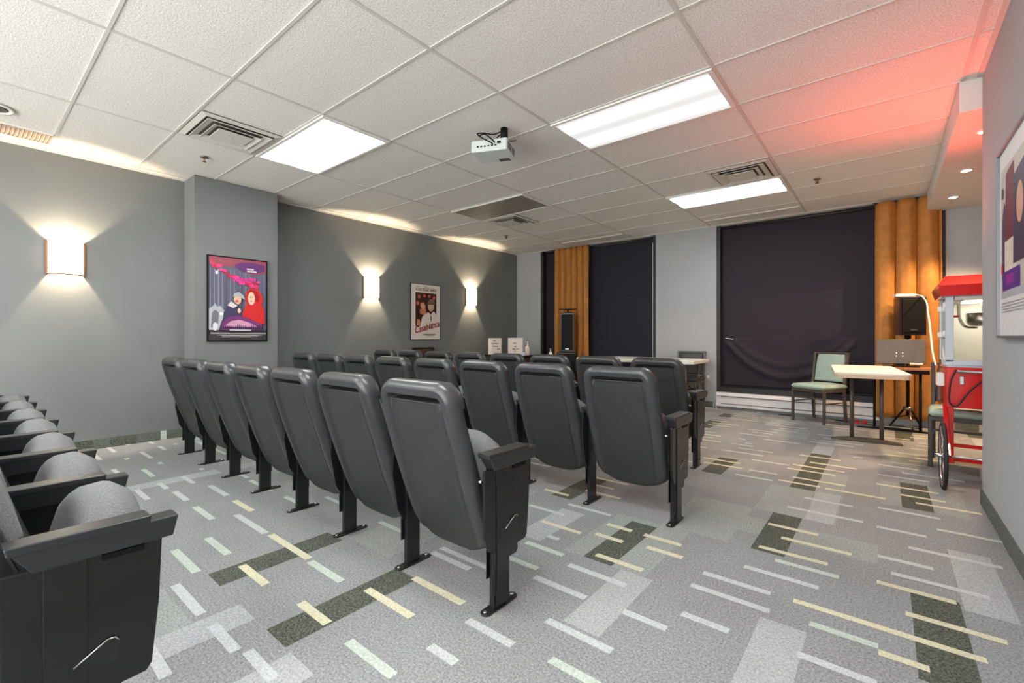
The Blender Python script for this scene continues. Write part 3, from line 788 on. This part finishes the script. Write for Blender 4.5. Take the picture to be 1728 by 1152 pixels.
for k in range(22):
    u = .2+.034*k; hh = rr.uniform(.02, .06); A.poly([(u-.016, .13), (u+.016, .13), (u+.004, .14+hh), (u-.004, .14+hh)], (54, 34, 74))
A.rect(.33, .7, .115, .127, (220, 214, 214))
for v, a, c in ((.088, .02, .98), (.08, .02, .98), (.062, .12, .9), (.054, .2, .84), (.04, .2, .8)): A.rect(a, c, v-.006, v, (176, 172, 170)) 
A.done(r, (0, -.0185, .012))
b = B(); box(b, -w/2+.012, w/2-.012, -.026, -.0255, .012, h-.012); link('glazing', b, mat('poster_glass', (255, 255, 255), .03, trans=1., alpha=.06), r)

# narrow white-margined poster on left wall
w, h = .62, .905
r = framed('framed_poster', 'tall framed white-margined film poster with red script title on the left wall', (XL, 4.878, 1.023), PI/2, w, h, .006, M_blk, .018)
A = Art(w-.012, h-.012)
A.rect(0, 1, 0, 1, (226, 216, 206)); A.rect(.15, .87, .24, .85, (52, 22, 20))
for u in (.27, .51, .76): A.text(['BOGART', 'BERGMAN', 'HENREID'][int(u*3.9)-1 if u < .7 else 2], u, .905, .072, (48, 36, 34), bold=.0012, sx=.46)
for u in (.24, .5, .77): A.rect(u-.07, u+.05, .955, .962, (90, 70, 66))
for cx, cy, s in ((.27, .78, .8), (.45, .80, .75), (.62, .80, .75), (.78, .77, .8), (.22, .66, .9)):
    A.ell(cx, cy, .06*s, .05*s, (196, 104, 62)); A.poly([(cx-.07*s, cy), (cx-.05*s, cy+.055*s), (cx+.05*s, cy+.06*s), (cx+.07*s, cy+.01), (cx, cy+.035*s)], (92, 34, 22)); A.rect(cx-.03*s, cx+.03*s, cy-.025*s, cy-.018*s, (120, 48, 34))
A.poly([(.28, .54), (.3, .47), (.42, .44), (.5, .47), (.5, .55), (.44, .57)], (190, 120, 90))
A.ell(.40, .62, .095, .075, (214, 150, 112)); A.poly([(.30, .66), (.33, .70), (.42, .71), (.5, .68), (.5, .56), (.47, .62), (.42, .67), (.34, .66)], (70, 26, 20))
A.ell(.67, .60, .10, .085, (206, 170, 144)); A.poly([(.55, .64), (.58, .70), (.62, .74), (.74, .745), (.80, .69), (.83, .65), (.70, .655)], (120, 96, 78)); A.poly([(.52, .645), (.7, .665), (.86, .665), (.86, .65), (.7, .645), (.52, .63)], (84, 62, 50)); A.rect(.61, .65, .60, .607, (60, 40, 36)); A.rect(.69, .73, .60, .607, (60, 40, 36)); A.ell(.67, .565, .02, .006, (150, 80, 70))
A.poly([(.30, .24), (.36, .40), (.46, .46), (.57, .50), (.66, .46), (.76, .52), (.87, .46), (.87, .24)], (224, 212, 200)); A.poly([(.66, .46), (.70, .40), (.67, .30), (.64, .40)], (120, 100, 92))
A.poly([(.17, .30), (.19, .37), (.28, .36), (.32, .28), (.28, .24), (.18, .26)], (200, 140, 104))
A.text('Casablanca', .53, .225, .150, (150, 26, 34), shear=.35, rot=math.radians(13), bold=.0018, sx=.80)
A.rect(.66, .84, .285, .292, (100, 70, 66)); A.rect(.68, .84, .272, .279, (100, 70, 66))
A.rect(.4, .82, .085, .098, (80, 62, 60)); A.rect(.46, .76, .062, .067, (130, 110, 106))
A.done(r, (0, -.0105, .006))
# right wall poster, white mat
w, h = .70, .955
r = framed('framed_poster', 'large white-matted framed poster cut by the right edge of the photo', (XR, 3.47-w/2, 1.064), -PI/2, w, h, .012, mat('silver_frame', (120, 124, 128), .4, metal=.5), .03)
A = Art(w-.024, h-.024)
A.rect(0, 1, 0, 1, (222, 220, 220)); A.rect(.06, .94, .20, .90, (196, 186, 176)); A.rect(.06, .94, .20, .24, (176, 176, 184))
A.poly([(.10, .30), (.10, .62), (.17, .72), (.24, .68), (.28, .40), (.26, .30)], (66, 52, 92)); A.poly([(.2, .5), (.24, .86), (.5, .88), (.6, .5)], (110, 20, 40)); A.rect(.2, .6, .33, .5, (222, 206, 190)); A.rect(.12, .7, .24, .34, (82, 30, 130)); A.rect(.26, .5, .27, .32, (150, 20, 150))
A.ell(.13, .77, .04, .03, (70, 66, 70)); A.ell(.11, .36, .035, .03, (220, 40, 40)); A.poly([(.5, .36), (.5, .8), (.9, .84), (.9, .36)], (60, 40, 70)); A.ell(.7, .64, .1, .1, (214, 160, 130))
for v in (.17, .155, .14, .125): A.rect(.1, .9, v, v+.004, (150, 150, 152))
A.done(r, (0, -.018, .012))

# ------------------------------------------------------------ chairs
def dining_chair(name, label, loc, rz, fm, vm, backtop=.86, group=None, backm=None):
    """front faces -y in local space"""
    r = thing(name, label, 'chair', loc, rz)
    for sx in (-1, 1):
        b = B(); beam(b, (sx*.195, -.20, 0), (sx*.195, -.195, .415), .028); link('leg', b, fm, r, bevel=.004)
        b = B(); beam(b, (sx*.195, .225, 0), (sx*.195, .19, .43), .028, .034); beam(b, (sx*.195, .19, .42), (sx*.200, .265, backtop), .028, .034); link('leg', b, fm, r, bevel=.004)
    b = B(); box(b, -.2, .2, -.21, -.185, .385, .42); box(b, -.2, .2, .18, .205, .385, .42); box(b, -.21, -.185, -.2, .2, .385, .42); box(b, .185, .21, -.2, .2, .385, .42); link('seat_frame', b, fm, r, bevel=.003)
    b = B(); box(b, -.195, .195, -.205, -.19, .30, .318); beam(b, (-.195, -.2, .25), (-.195, .21, .25), .014); beam(b, (.195, -.2, .25), (.195, .21, .25), .014); link('stretcher', b, fm, r)
    o = link('seat', slab(.225, .44, .055, .012), [vm, vm], r, smooth=True, loc=(0, -.235, .42)); o.rotation_euler = (0, 0, 0)
    # slab's curved front is +y: turn it round
    o.matrix_local = Matrix.Translation((0, .205, .42)) @ Matrix.Rotation(PI, 4, 'Z')
    o = link('backrest', slab(.182, backtop-.52, .03, .0), [backm or vm, backm or vm], r, smooth=True)
    o.matrix_local = Matrix.Translation((0, .222, .50)) @ Matrix.Rotation(math.radians(90-9.5), 4, 'X')
    b = B(); beam(b, (-.2, .265, backtop-.01), (.2, .265, backtop-.01), .026, .022); link('top_rail', b, fm, r, bevel=.003)
    return r
dining_chair('dining_chair', 'taupe metal chair with sage green seat and back by the plum blind', (-.66, 6.93, 0), math.radians(-27), M_chairframe, M_vinyl, .87)
dining_chair('dining_chair', 'dark-framed chair with pale green seat partly behind the popcorn cart', (.50, 5.27, 0), math.radians(-6), M_dkchair, M_vinyl, .84, backm=mat('slate_vinyl', (70, 76, 80), .4))
dining_chair('dining_chair', 'black chair behind the white folding table, only its back top showing', (-2.33, 6.98, 0), 0, M_greymetal, mat('charcoal_vinyl', (62, 64, 66), .5), .85)
dining_chair('dining_chair', 'dark brown chair against the left wall under the red-titled poster', (-5.53, 4.80, 0), math.radians(90), M_dkchair, mat('brown_vinyl', (70, 40, 34), .5), .90)

# ------------------------------------------------------------ tables
a = math.radians(5.5)
r = thing('pedestal_table', 'small ivory-topped table with two dark posts beside the green chair', 'table', (-.16, 5.88, 0), a)
b = B()
def rr_poly(w, d, rad, n=5):
    P = []
    for cx, cy, a0 in ((w-rad, d-rad, 0), (-w+rad, d-rad, 90), (-w+rad, -d+rad, 180), (w-rad, -d+rad, 270)):
        for k in range(n+1): t = math.radians(a0+90*k/n); P.append((cx+rad*math.cos(t), cy+rad*math.sin(t)))
    return P
prism(b, rr_poly(.275, .70, .05), 'z', .725, .745); top = link('tabletop', b, M_tabletop, r, bevel=.003)
b = B(); prism(b, rr_poly(.273, .698, .05), 'z', .695, .725); link('edge_band', b, M_edge, top)
b = B(); box(b, -.2, .2, -.35, .35, .675, .695); link('underframe', b, M_blk, r)
for x in (-.11, .13):
    b = B(); tube(b, [(x, 0, .03), (x, 0, .68)], .018, 12); link('post', b, M_chairframe, r)
b = B(); prism(b, [(-.29, 0), (.29, 0), (.29, .012), (.12, .04), (-.12, .04), (-.29, .012)], 'y', -.045, .045); link('foot', b, M_chairframe, r, bevel=.004)

r = thing('side_table', 'wood-edged dark table under the grey screen, in front of the amber curtain', 'table', (.10, 6.80, 0))
b = B(); prism(b, rr_poly(.30, .15, .03), 'z', .70, .73); link('tabletop', b, M_wood, r, bevel=.003)
b = B(); box(b, -.27, .27, -.12, .12, .66, .70); link('apron', b, M_blk, r)
for x in (-.2, .2):
    b = B(); tube(b, [(x, 0, .02), (x, 0, .66)], .014, 10); link('post', b, M_blk, r)
b = B(); prism(b, [(-.36, 0), (.32, 0), (.32, .012), (.1, .03), (-.1, .03), (-.36, .012)], 'y', -.02, .02); link('foot', b, M_blk, r)
# screen seen from behind
r = thing('display_screen', 'grey speckled back of a flat screen standing on the wood-edged table', 'screen', (.13, 6.80, .732))
b = B(); box(b, -.215, .215, -.018, .018, .03, .31); s = link('shell', b, M_screenback, r, bevel=.008, seg=3, rot=(math.radians(-6), 0, 0))
b = B()
for x in (-.03, .03):
    for z in (.135, .165): lathe(b, [(.006, -.001), (.006, .001)], n=8); 
b.free(); b = B()
for x in (-.035, .02):
    for z in (.12, .155): box(b, x-.005, x+.005, -.0205, -.017, z-.005, z+.005)
link('screw_hole', b, M_metal, s)
b = B(); box(b, .08, .19, -.022, -.016, .028, .045); link('label_plate', b, M_white, s)
b = B(); box(b, -.16, .16, -.08, .08, 0, .012); box(b, -.04, .04, -.01, .012, .012, .08); link('stand', b, M_blk, r, bevel=.002)

r = thing('folding_table', 'white folding table behind the farthest seat row, by the window pier', 'table', (-2.915, 6.66, 0))
b = B(); prism(b, rr_poly(.915, .38, .03), 'z', .695, .745); link('tabletop', b, M_plastic_tbl, r, bevel=.008, seg=3)
for sx in (-1, 1):
    for sy in (-1, 1):
        b = B(); tube(b, [(sx*.78, sy*.28, 0), (sx*.78, sy*.28, .70)], .016, 10); link('leg', b, M_greymetal, r)
    b = B(); tube(b, [(sx*.78, -.28, .33), (sx*.78, .28, .33)], .010, 8); tube(b, [(sx*.78, 0, .33), (sx*.30, 0, .69)], .008, 8); link('brace', b, M_blk, r)
b = B(); box(b, -2.42, -2.18, 6.75, 6.98, 0.0, .02)
b.free()
r = thing('storage_box', 'small dark grey box under the right end of the white folding table', 'box', (-2.25, 6.42, 0))
b = B(); box(b, -.10, .10, -.12, .12, 0, .40); link('box_body', b, M_greymetal, r, bevel=.008)
b = B(); box(b, -.105, .105, -.125, .125, .40, .425); link('lid', b, M_frame, r, bevel=.004)
b = B(); tube(b, spline([(-2.17, 6.28, .69), (-2.16, 6.27, .6), (-2.15, 6.28, .5), (-2.19, 6.27, .4), (-2.2, 6.27, .25), (-2.18, 6.26, .006)]), .005, 6)
tag(link('hanging_cable', b, M_white), 'thin white cable hanging from the white folding table', 'cable')

r = thing('side_table', 'black table in the far left corner holding two paper signs', 'table', (-5.22, 6.36, 0))
b = B(); box(b, -.52, .45, -.28, .28, .72, .745); link('tabletop', b, M_blk, r, bevel=.003)
b = B(); box(b, .12, .42, -.25, .25, .45, .72); link('drawer_unit', b, mat('plum_brown', (66, 44, 44), .5), r, bevel=.003)
for x in (-.49, .42):
    for y in (-.25, .25):
        b = B(); beam(b, (x, y, 0), (x, y, .72), .035); link('leg', b, M_blk, r)
def sign(x, y, z, rz, w, h, label, lines, lean=0):
    r = thing('paper_sign', label, 'sign', (x, y, z), rz)
    b = B(); box(b, -w/2, w/2, 0, .006, .0, h); box(b, -w/2, w/2, 0, .07, 0, .006); o = link('holder', b, M_paper, r, rot=(lean, 0, 0))
    b = B()
    for u0, u1, v in lines: box(b, -w/2+u0*w, -w/2+u1*w, -.0012, .0, v*h-.006, v*h+.006)
    link('printed_text', b, M_ink, o)
sign(-5.57, 6.30, .747, math.radians(42), .24, .30, 'upright white paper sign nearest the left wall', [(.35,.6,.85),(.25,.78,.65),(.3,.75,.5),(.68,.88,.32)])
sign(-5.02, 6.22, .753, math.radians(40), .26, .30, 'white paper sign on the black table, right-hand one with the bottle behind', [(.38,.56,.68),(.42,.56,.5),(.3,.5,.34),(.55,.7,.34),(.42,.52,.22)], math.radians(-5))
def pump(x, y, z, label, s=1.):
    r = thing('pump_bottle', label, 'bottle', (x, y, z))
    b = B(); lathe(b, [(.03*s, 0), (.035*s, .01*s), (.035*s, .12*s), (.012*s, .15*s)]); link('bottle', b, M_paper, r)
    b = B(); lathe(b, [(.013*s, .15*s), (.013*s, .17*s), (.005*s, .172*s), (.005*s, .20*s)], n=10); box(b, -.03*s, .01*s, -.006*s, .006*s, .198*s, .208*s); link('pump_top', b, M_white, r)
pump(-4.86, 6.36, .747, 'white pump bottle behind the right-hand paper sign on the black table', 1.15)
b = B(); box(b, -.04, .04, -.03, .03, 0, .06); tag(link('tissue_pack', b, mat('pale_blue_white', (214, 224, 240), .6), bevel=.012, seg=3, loc=(-4.80, 6.16, .747)), 'small pale blue-white pack on the right corner of the black table', 'tissue pack')
r = thing('side_table', 'low dark stand holding a pump bottle, behind the farthest seats', 'table', (-4.25, 6.25, 0))
b = B(); box(b, -.2, .2, -.17, .17, .68, .70); link('tabletop', b, M_blk, r)
for x in (-.17, .17):
    for y in (-.14, .14):
        b = B(); beam(b, (x, y, 0), (x, y, .68), .03); link('leg', b, M_blk, r)
pump(-4.26, 6.2, .702, 'small white pump bottle in front of the black speaker stack', .85)

# ------------------------------------------------------------ loudspeakers
def cabinet(parent, w, d, h, z0, name='cabinet'):
    b = B(); prism(b, [(-w/2, -d/2), (w/2, -d/2), (w*.36, d/2), (-w*.36, d/2)], 'z', z0, z0+h); o = link(name, b, M_spk, parent, bevel=.012, seg=3)
    b = B(); box(b, -w/2+.02, w/2-.02, -d/2-.008, -d/2+.002, z0+.03, z0+h-.03); g = link('grille', b, M_blk, o, bevel=.006)
    b = B(); box(b, -.03, .03, -d/2-.011, -d/2-.007, z0+.05, z0+.065); link('badge', b, M_metal, g)
    return o
r = thing('loudspeaker', 'black tripod-mounted loudspeaker in front of the wide amber curtain', 'speaker', (.20, 7.0, 1.09), math.radians(22))
cabinet(r, .25, .24, .44, 0)
r = thing('speaker_stand', 'black tripod stand carrying the right-hand loudspeaker', 'speaker stand', (.20, 7.0, 0), math.radians(20))
b = B(); tube(b, [(0, 0, .16), (0, 0, 1.085)], .016, 12); lathe(b, [(.03, 1.05), (.03, 1.088)], n=14); link('pole', b, M_blk, r)
b = B(); lathe(b, [(.045, .22), (.045, .26)], n=14); link('collar', b, M_steel, r)
for k in range(3):
    t = k*2*PI/3+.4
    b = B(); tube(b, [(0.03*math.cos(t), .03*math.sin(t), .24), (.17*math.cos(t), .17*math.sin(t), .012)], .010, 8); tube(b, [(0, 0, .10+.06), (.12*math.cos(t), .12*math.sin(t), .125)], .006, 6); link('leg', b, M_steel if k == 2 else M_blk, r)
r = thing('power_strip', 'flat white power strip on the tripod loudspeaker, its cord running to the popcorn cart', 'power strip', (.19, 6.99, 1.533))
b = B(); box(b, -.12, .08, -.035, .035, 0, .035); link('body', b, M_white, r, bevel=.008, seg=3, rot=(0, 0, math.radians(22)))
b = B(); tube(b, spline([(.08, 0, .02), (.13, -.10, -.01), (.155, -.32, -.10), (.15, -.6, -.21), (.14, -.95, -.30), (.135, -1.25, -.45), (.13, -1.55, -.60), (.135, -1.80, -.70)]), .007, 6)
link('cord', b, M_white, r)
r = thing('loudspeaker', 'black loudspeaker with a flat crossbar above it, before the narrow curtain', 'speaker', (-4.42, 6.98, .80), math.radians(25))
cabinet(r, .25, .22, .70, 0)
b = B(); box(b, -.16, .16, -.02, .02, .755, .775); tube(b, [(0, 0, .70), (0, 0, .76)], .012, 8); link('crossbar', b, M_blk, r)
r = thing('subwoofer', 'black subwoofer box on the floor under the far left loudspeaker', 'speaker', (-4.42, 6.96, 0), math.radians(25))
cabinet(r, .34, .30, .80, 0)
b = B(); lathe(b, [(.03, 0), (.03, .01)], n=16); link('reflex_port', b, M_blk, r, loc=(.07, -.16, .72), rot=(PI/2, 0, 0))
b = B(); tube(b, spline([(-.5, 7.12, .006), (-.3, 7.1, .006), (-.1, 7.0, .006), (.05, 7.12, .006), (.3, 7.1, .006)]), .005, 6); tag(link('floor_cable', b, M_blk), 'black cable lying on the carpet below the tripod loudspeaker', 'cable')
b = B(); lathe(b, [(.02, 0), (.022, .02), (.015, .04)], n=12); lathe(b, [(.02, 0), (.022, .02), (.015, .04)], cx=.075, n=12); box(b, -.03, .105, -.02, .02, 0, .012)
tag(link('surge_plug', b, mat('bright_red_plastic', (215, 30, 34), .4), loc=(-.27, 7.08, .001)), 'small bright red plugs on the floor under the green chair side', 'plug')

# ------------------------------------------------------------ popcorn cart
r = thing('popcorn_cart', 'red popcorn machine on a wheeled cart by the right wall corner', 'popcorn machine', (.62, 4.93, 0))
ox, oy = .62, 4.93
def L(x, y): return (x-ox, y-oy)
x0, x1 = .345-ox, .90-ox; y0, y1 = 4.68-oy, 5.18-oy
b = B(); box(b, x0, x1, y0, y1, .545, .845); body = link('cart_body', b, M_red, r, bevel=.006)
b = B(); box(b, x0+.012, x1-.012, y0+.012, y1-.012, .845, .885); box(b, x0+.0, x1, y0, y0+.02, .86, .90); link('tray_rim', b, M_ltgrey, r, bevel=.003)
for (xx, yy) in ((x0, y0), (x1-.045, y0), (x0, y1-.04), (x1-.045, y1-.04)):
    b = B(); box(b, xx, xx+.045, yy, yy+.03, .885, 1.372); link('corner_post', b, M_ltgrey, r, bevel=.003)
b = B(); box(b, x0+.045, x1-.045, y1-.02, y1-.012, .885, 1.372); link('rear_panel', b, M_cream, r)
b = B(); box(b, x0+.045, x1-.045, y0+.008, y0+.012, .90, 1.36); link('front_glass', b, M_glass, r)
b = B(); box(b, x0+.008, x0+.012, y0+.03, y1-.04, .90, 1.36); sg = link('side_glass', b, M_glassg, r)
b = B()
for z in (1.08, 1.29):
    box(b, x0-.012, x0+.012, y0+.03, y0+.06, z, z+.035); box(b, x0-.014, x0+.010, y1-.075, y1-.045, z-.012, z+.028)
link('hinge', b, M_white, sg, bevel=.003)
# canopy: skirt and hipped roof
b = B()
cx0, cx1, cy0, cy1 = x0-.045, x1+.045, y0-.07, y1+.06
z0, z1, z2 = 1.372, 1.452, 1.525
ins = .10
P = [(cx0+.02, cy0+.02, z0), (cx1-.02, cy0+.02, z0), (cx1-.02, cy1-.02, z0), (cx0+.02, cy1-.02, z0), (cx0, cy0, z1), (cx1, cy0, z1), (cx1, cy1, z1), (cx0, cy1, z1), (cx0+ins*.45, cy0+ins, z2), (cx1-ins*.45, cy0+ins, z2), (cx1-ins*.45, cy1-ins, z2), (cx0+ins*.45, cy1-ins, z2)]
vs = [b.verts.new(p) for p in P]
for f in ((0,3,2,1), (0,1,5,4), (1,2,6,5), (2,3,7,6), (3,0,4,7), (4,5,9,8), (5,6,10,9), (6,7,11,10), (7,4,8,11), (8,9,10,11)): b.faces.new([vs[i] for i in f])
can = link('canopy', b, M_red, r, bevel=.004)
b = B(); box(b, x0+.05, x1-.05, y0+.03, y1-.03, 1.345, 1.37); lh = link('light_housing', b, M_white, r)
b = B(); box(b, x0+.12, x1-.12, y0+.2, y1-.12, 1.340, 1.345); link('lamp_strip', b, emis('cabinet_lamp', (1, .93, .82), 9.), lh)
# kettle
b = B(); tube(b, [(-.045, -.02, 1.345), (-.045, -.02, 1.26)], .012, 8); lathe(b, [(.03, 1.15), (.085, 1.155), (.098, 1.18), (.10, 1.25), (.09, 1.255)], cx=-.045, cy=-.02, n=24); link('kettle', b, M_steel, r)
b = B(); tube(b, spline([(-.19, -.1, 1.35), (-.19, -.1, 1.24), (-.175, -.1, 1.18), (-.15, -.1, 1.145), (-.09, -.08, 1.14)]), .009, 8); box(b, -.205, -.175, -.115, -.085, 1.32, 1.372); k = link('kettle_arm', b, M_steel, r)
b = B(); tube(b, [(-.225, -.11, 1.225), (-.19, -.11, 1.225)], .009, 8); link('kettle_handle', b, M_red, k)
b = B(); rr = random.Random(2)
n = 26; V = []
for j in range(n):
    row = []
    for i in range(n):
        u, v = i/(n-1), j/(n-1); row.append(b.verts.new((x0+.06+(x1-x0-.12)*u, y0+.05+(y1-y0-.12)*v, .886+.05*math.exp(-((u-.55)**2+(v-.5)**2)*9)+rr.uniform(0, .008))))
    V.append(row)
for j in range(n-1):
    for i in range(n-1): b.faces.new((V[j][i], V[j][i+1], V[j+1][i+1], V[j+1][i]))
o = link('popcorn', b, M_popcorn, r); o['kind'] = 'stuff'
# handle and chamfered front
b = B(); tube(b, [(-.215, y0-.045, .815), (.25, y0-.045, .815)], .011, 10); box(b, -.20, -.185, y0-.045, y0, .808, .822); box(b, .225, .24, y0-.045, y0, .808, .822); link('front_handle', b, M_metal, body)
b = B(); box(b, -.20, -.175, y0-.012, y0, .72, .78); link('latch', b, M_metal, body, bevel=.003)
b = B(); box(b, x0-.045, x0-.001, y0+.02, y0+.13, .70, .80); link('outlet_box', b, M_white, body, bevel=.01, seg=3)
for xx, yy, dy, zb in ((x0+.03, y0+.03, 0, .13), (x1-.03, y0+.03, 0, .13)):
    b = B(); beam(b, (xx, yy, zb), (xx, yy, .55), .035, .028); link('leg', b, M_red, r, bevel=.003)
for xx in (x0-.0, x1):
    b = B(); beam(b, (xx, y0+.04, .56), (xx-.0, y0-.16, .30), .026, .02); beam(b, (xx, y0-.16, .30), (xx, 4.43-oy, .23), .026, .02); link('wheel_strut', b, M_red, r, bevel=.003)
b = B(); beam(b, (x0, y0+.03, .265), (x1, y0+.03, .265), .024); beam(b, (x0, y0+.03, .16), (x1, y0+.03, .16), .024); link('lower_rail', b, M_red, r, bevel=.003)
b = B(); box(b, x0+.02, x1-.02, y0+.045, y0+.16, .115, .145); link('shelf', b, mat('pale_wood', (204, 170, 130), .6), r)
b = B(); tube(b, [(x0-.03, 4.43-oy, .23), (x1+.03, 4.43-oy, .23)], .008, 8); link('axle', b, M_metal, r)
def wheel(x):
    R = .225; y = 4.43-oy
    c = B(); tube(c, [(x, y+R*math.cos(2*PI*k/40), .23+R*math.sin(2*PI*k/40)) for k in range(40)], .012, 8, closed=True); t = link('wheel', c, M_mulberry, r)
    c = B(); tube(c, [(x, y+(R-.018)*math.cos(2*PI*k/40), .23+(R-.018)*math.sin(2*PI*k/40)) for k in range(40)], .009, 8, closed=True)
    for k in range(12):
        aa = 2*PI*k/12; tube(c, [(x, y, .23), (x, y+(R-.02)*math.cos(aa), .23+(R-.02)*math.sin(aa))], .0028, 5)
    link('rim', c, M_metal, t)
    c = B(); tube(c, [(x-.045, y, .23), (x+.03, y, .23)], .016, 10); link('hub', c, M_metal, t)
wheel(x0-.03); wheel(x1+.03)
b = B(); tube(b, spline([(-.22, -.29, .83), (-.25, -.31, .74), (-.26, -.33, .60), (-.22, -.33, .57), (-.15, -.31, .68), (-.06, -.31, .79)]), .006, 6)
link('power_cord', b, M_mulberry, r)
# wall outlet
r = thing('wall_outlet', 'white wall socket on the grey pier between the two windows', 'outlet', (-2.095, YB, .455))
b = B(); box(b, -.035, .035, -.006, 0, -.055, .055); p = link('plate', b, M_wallback, r, bevel=.003)
b = B(); box(b, -.02, .02, -.010, -.005, -.012, .030); link('socket', b, M_white, p, bevel=.003)
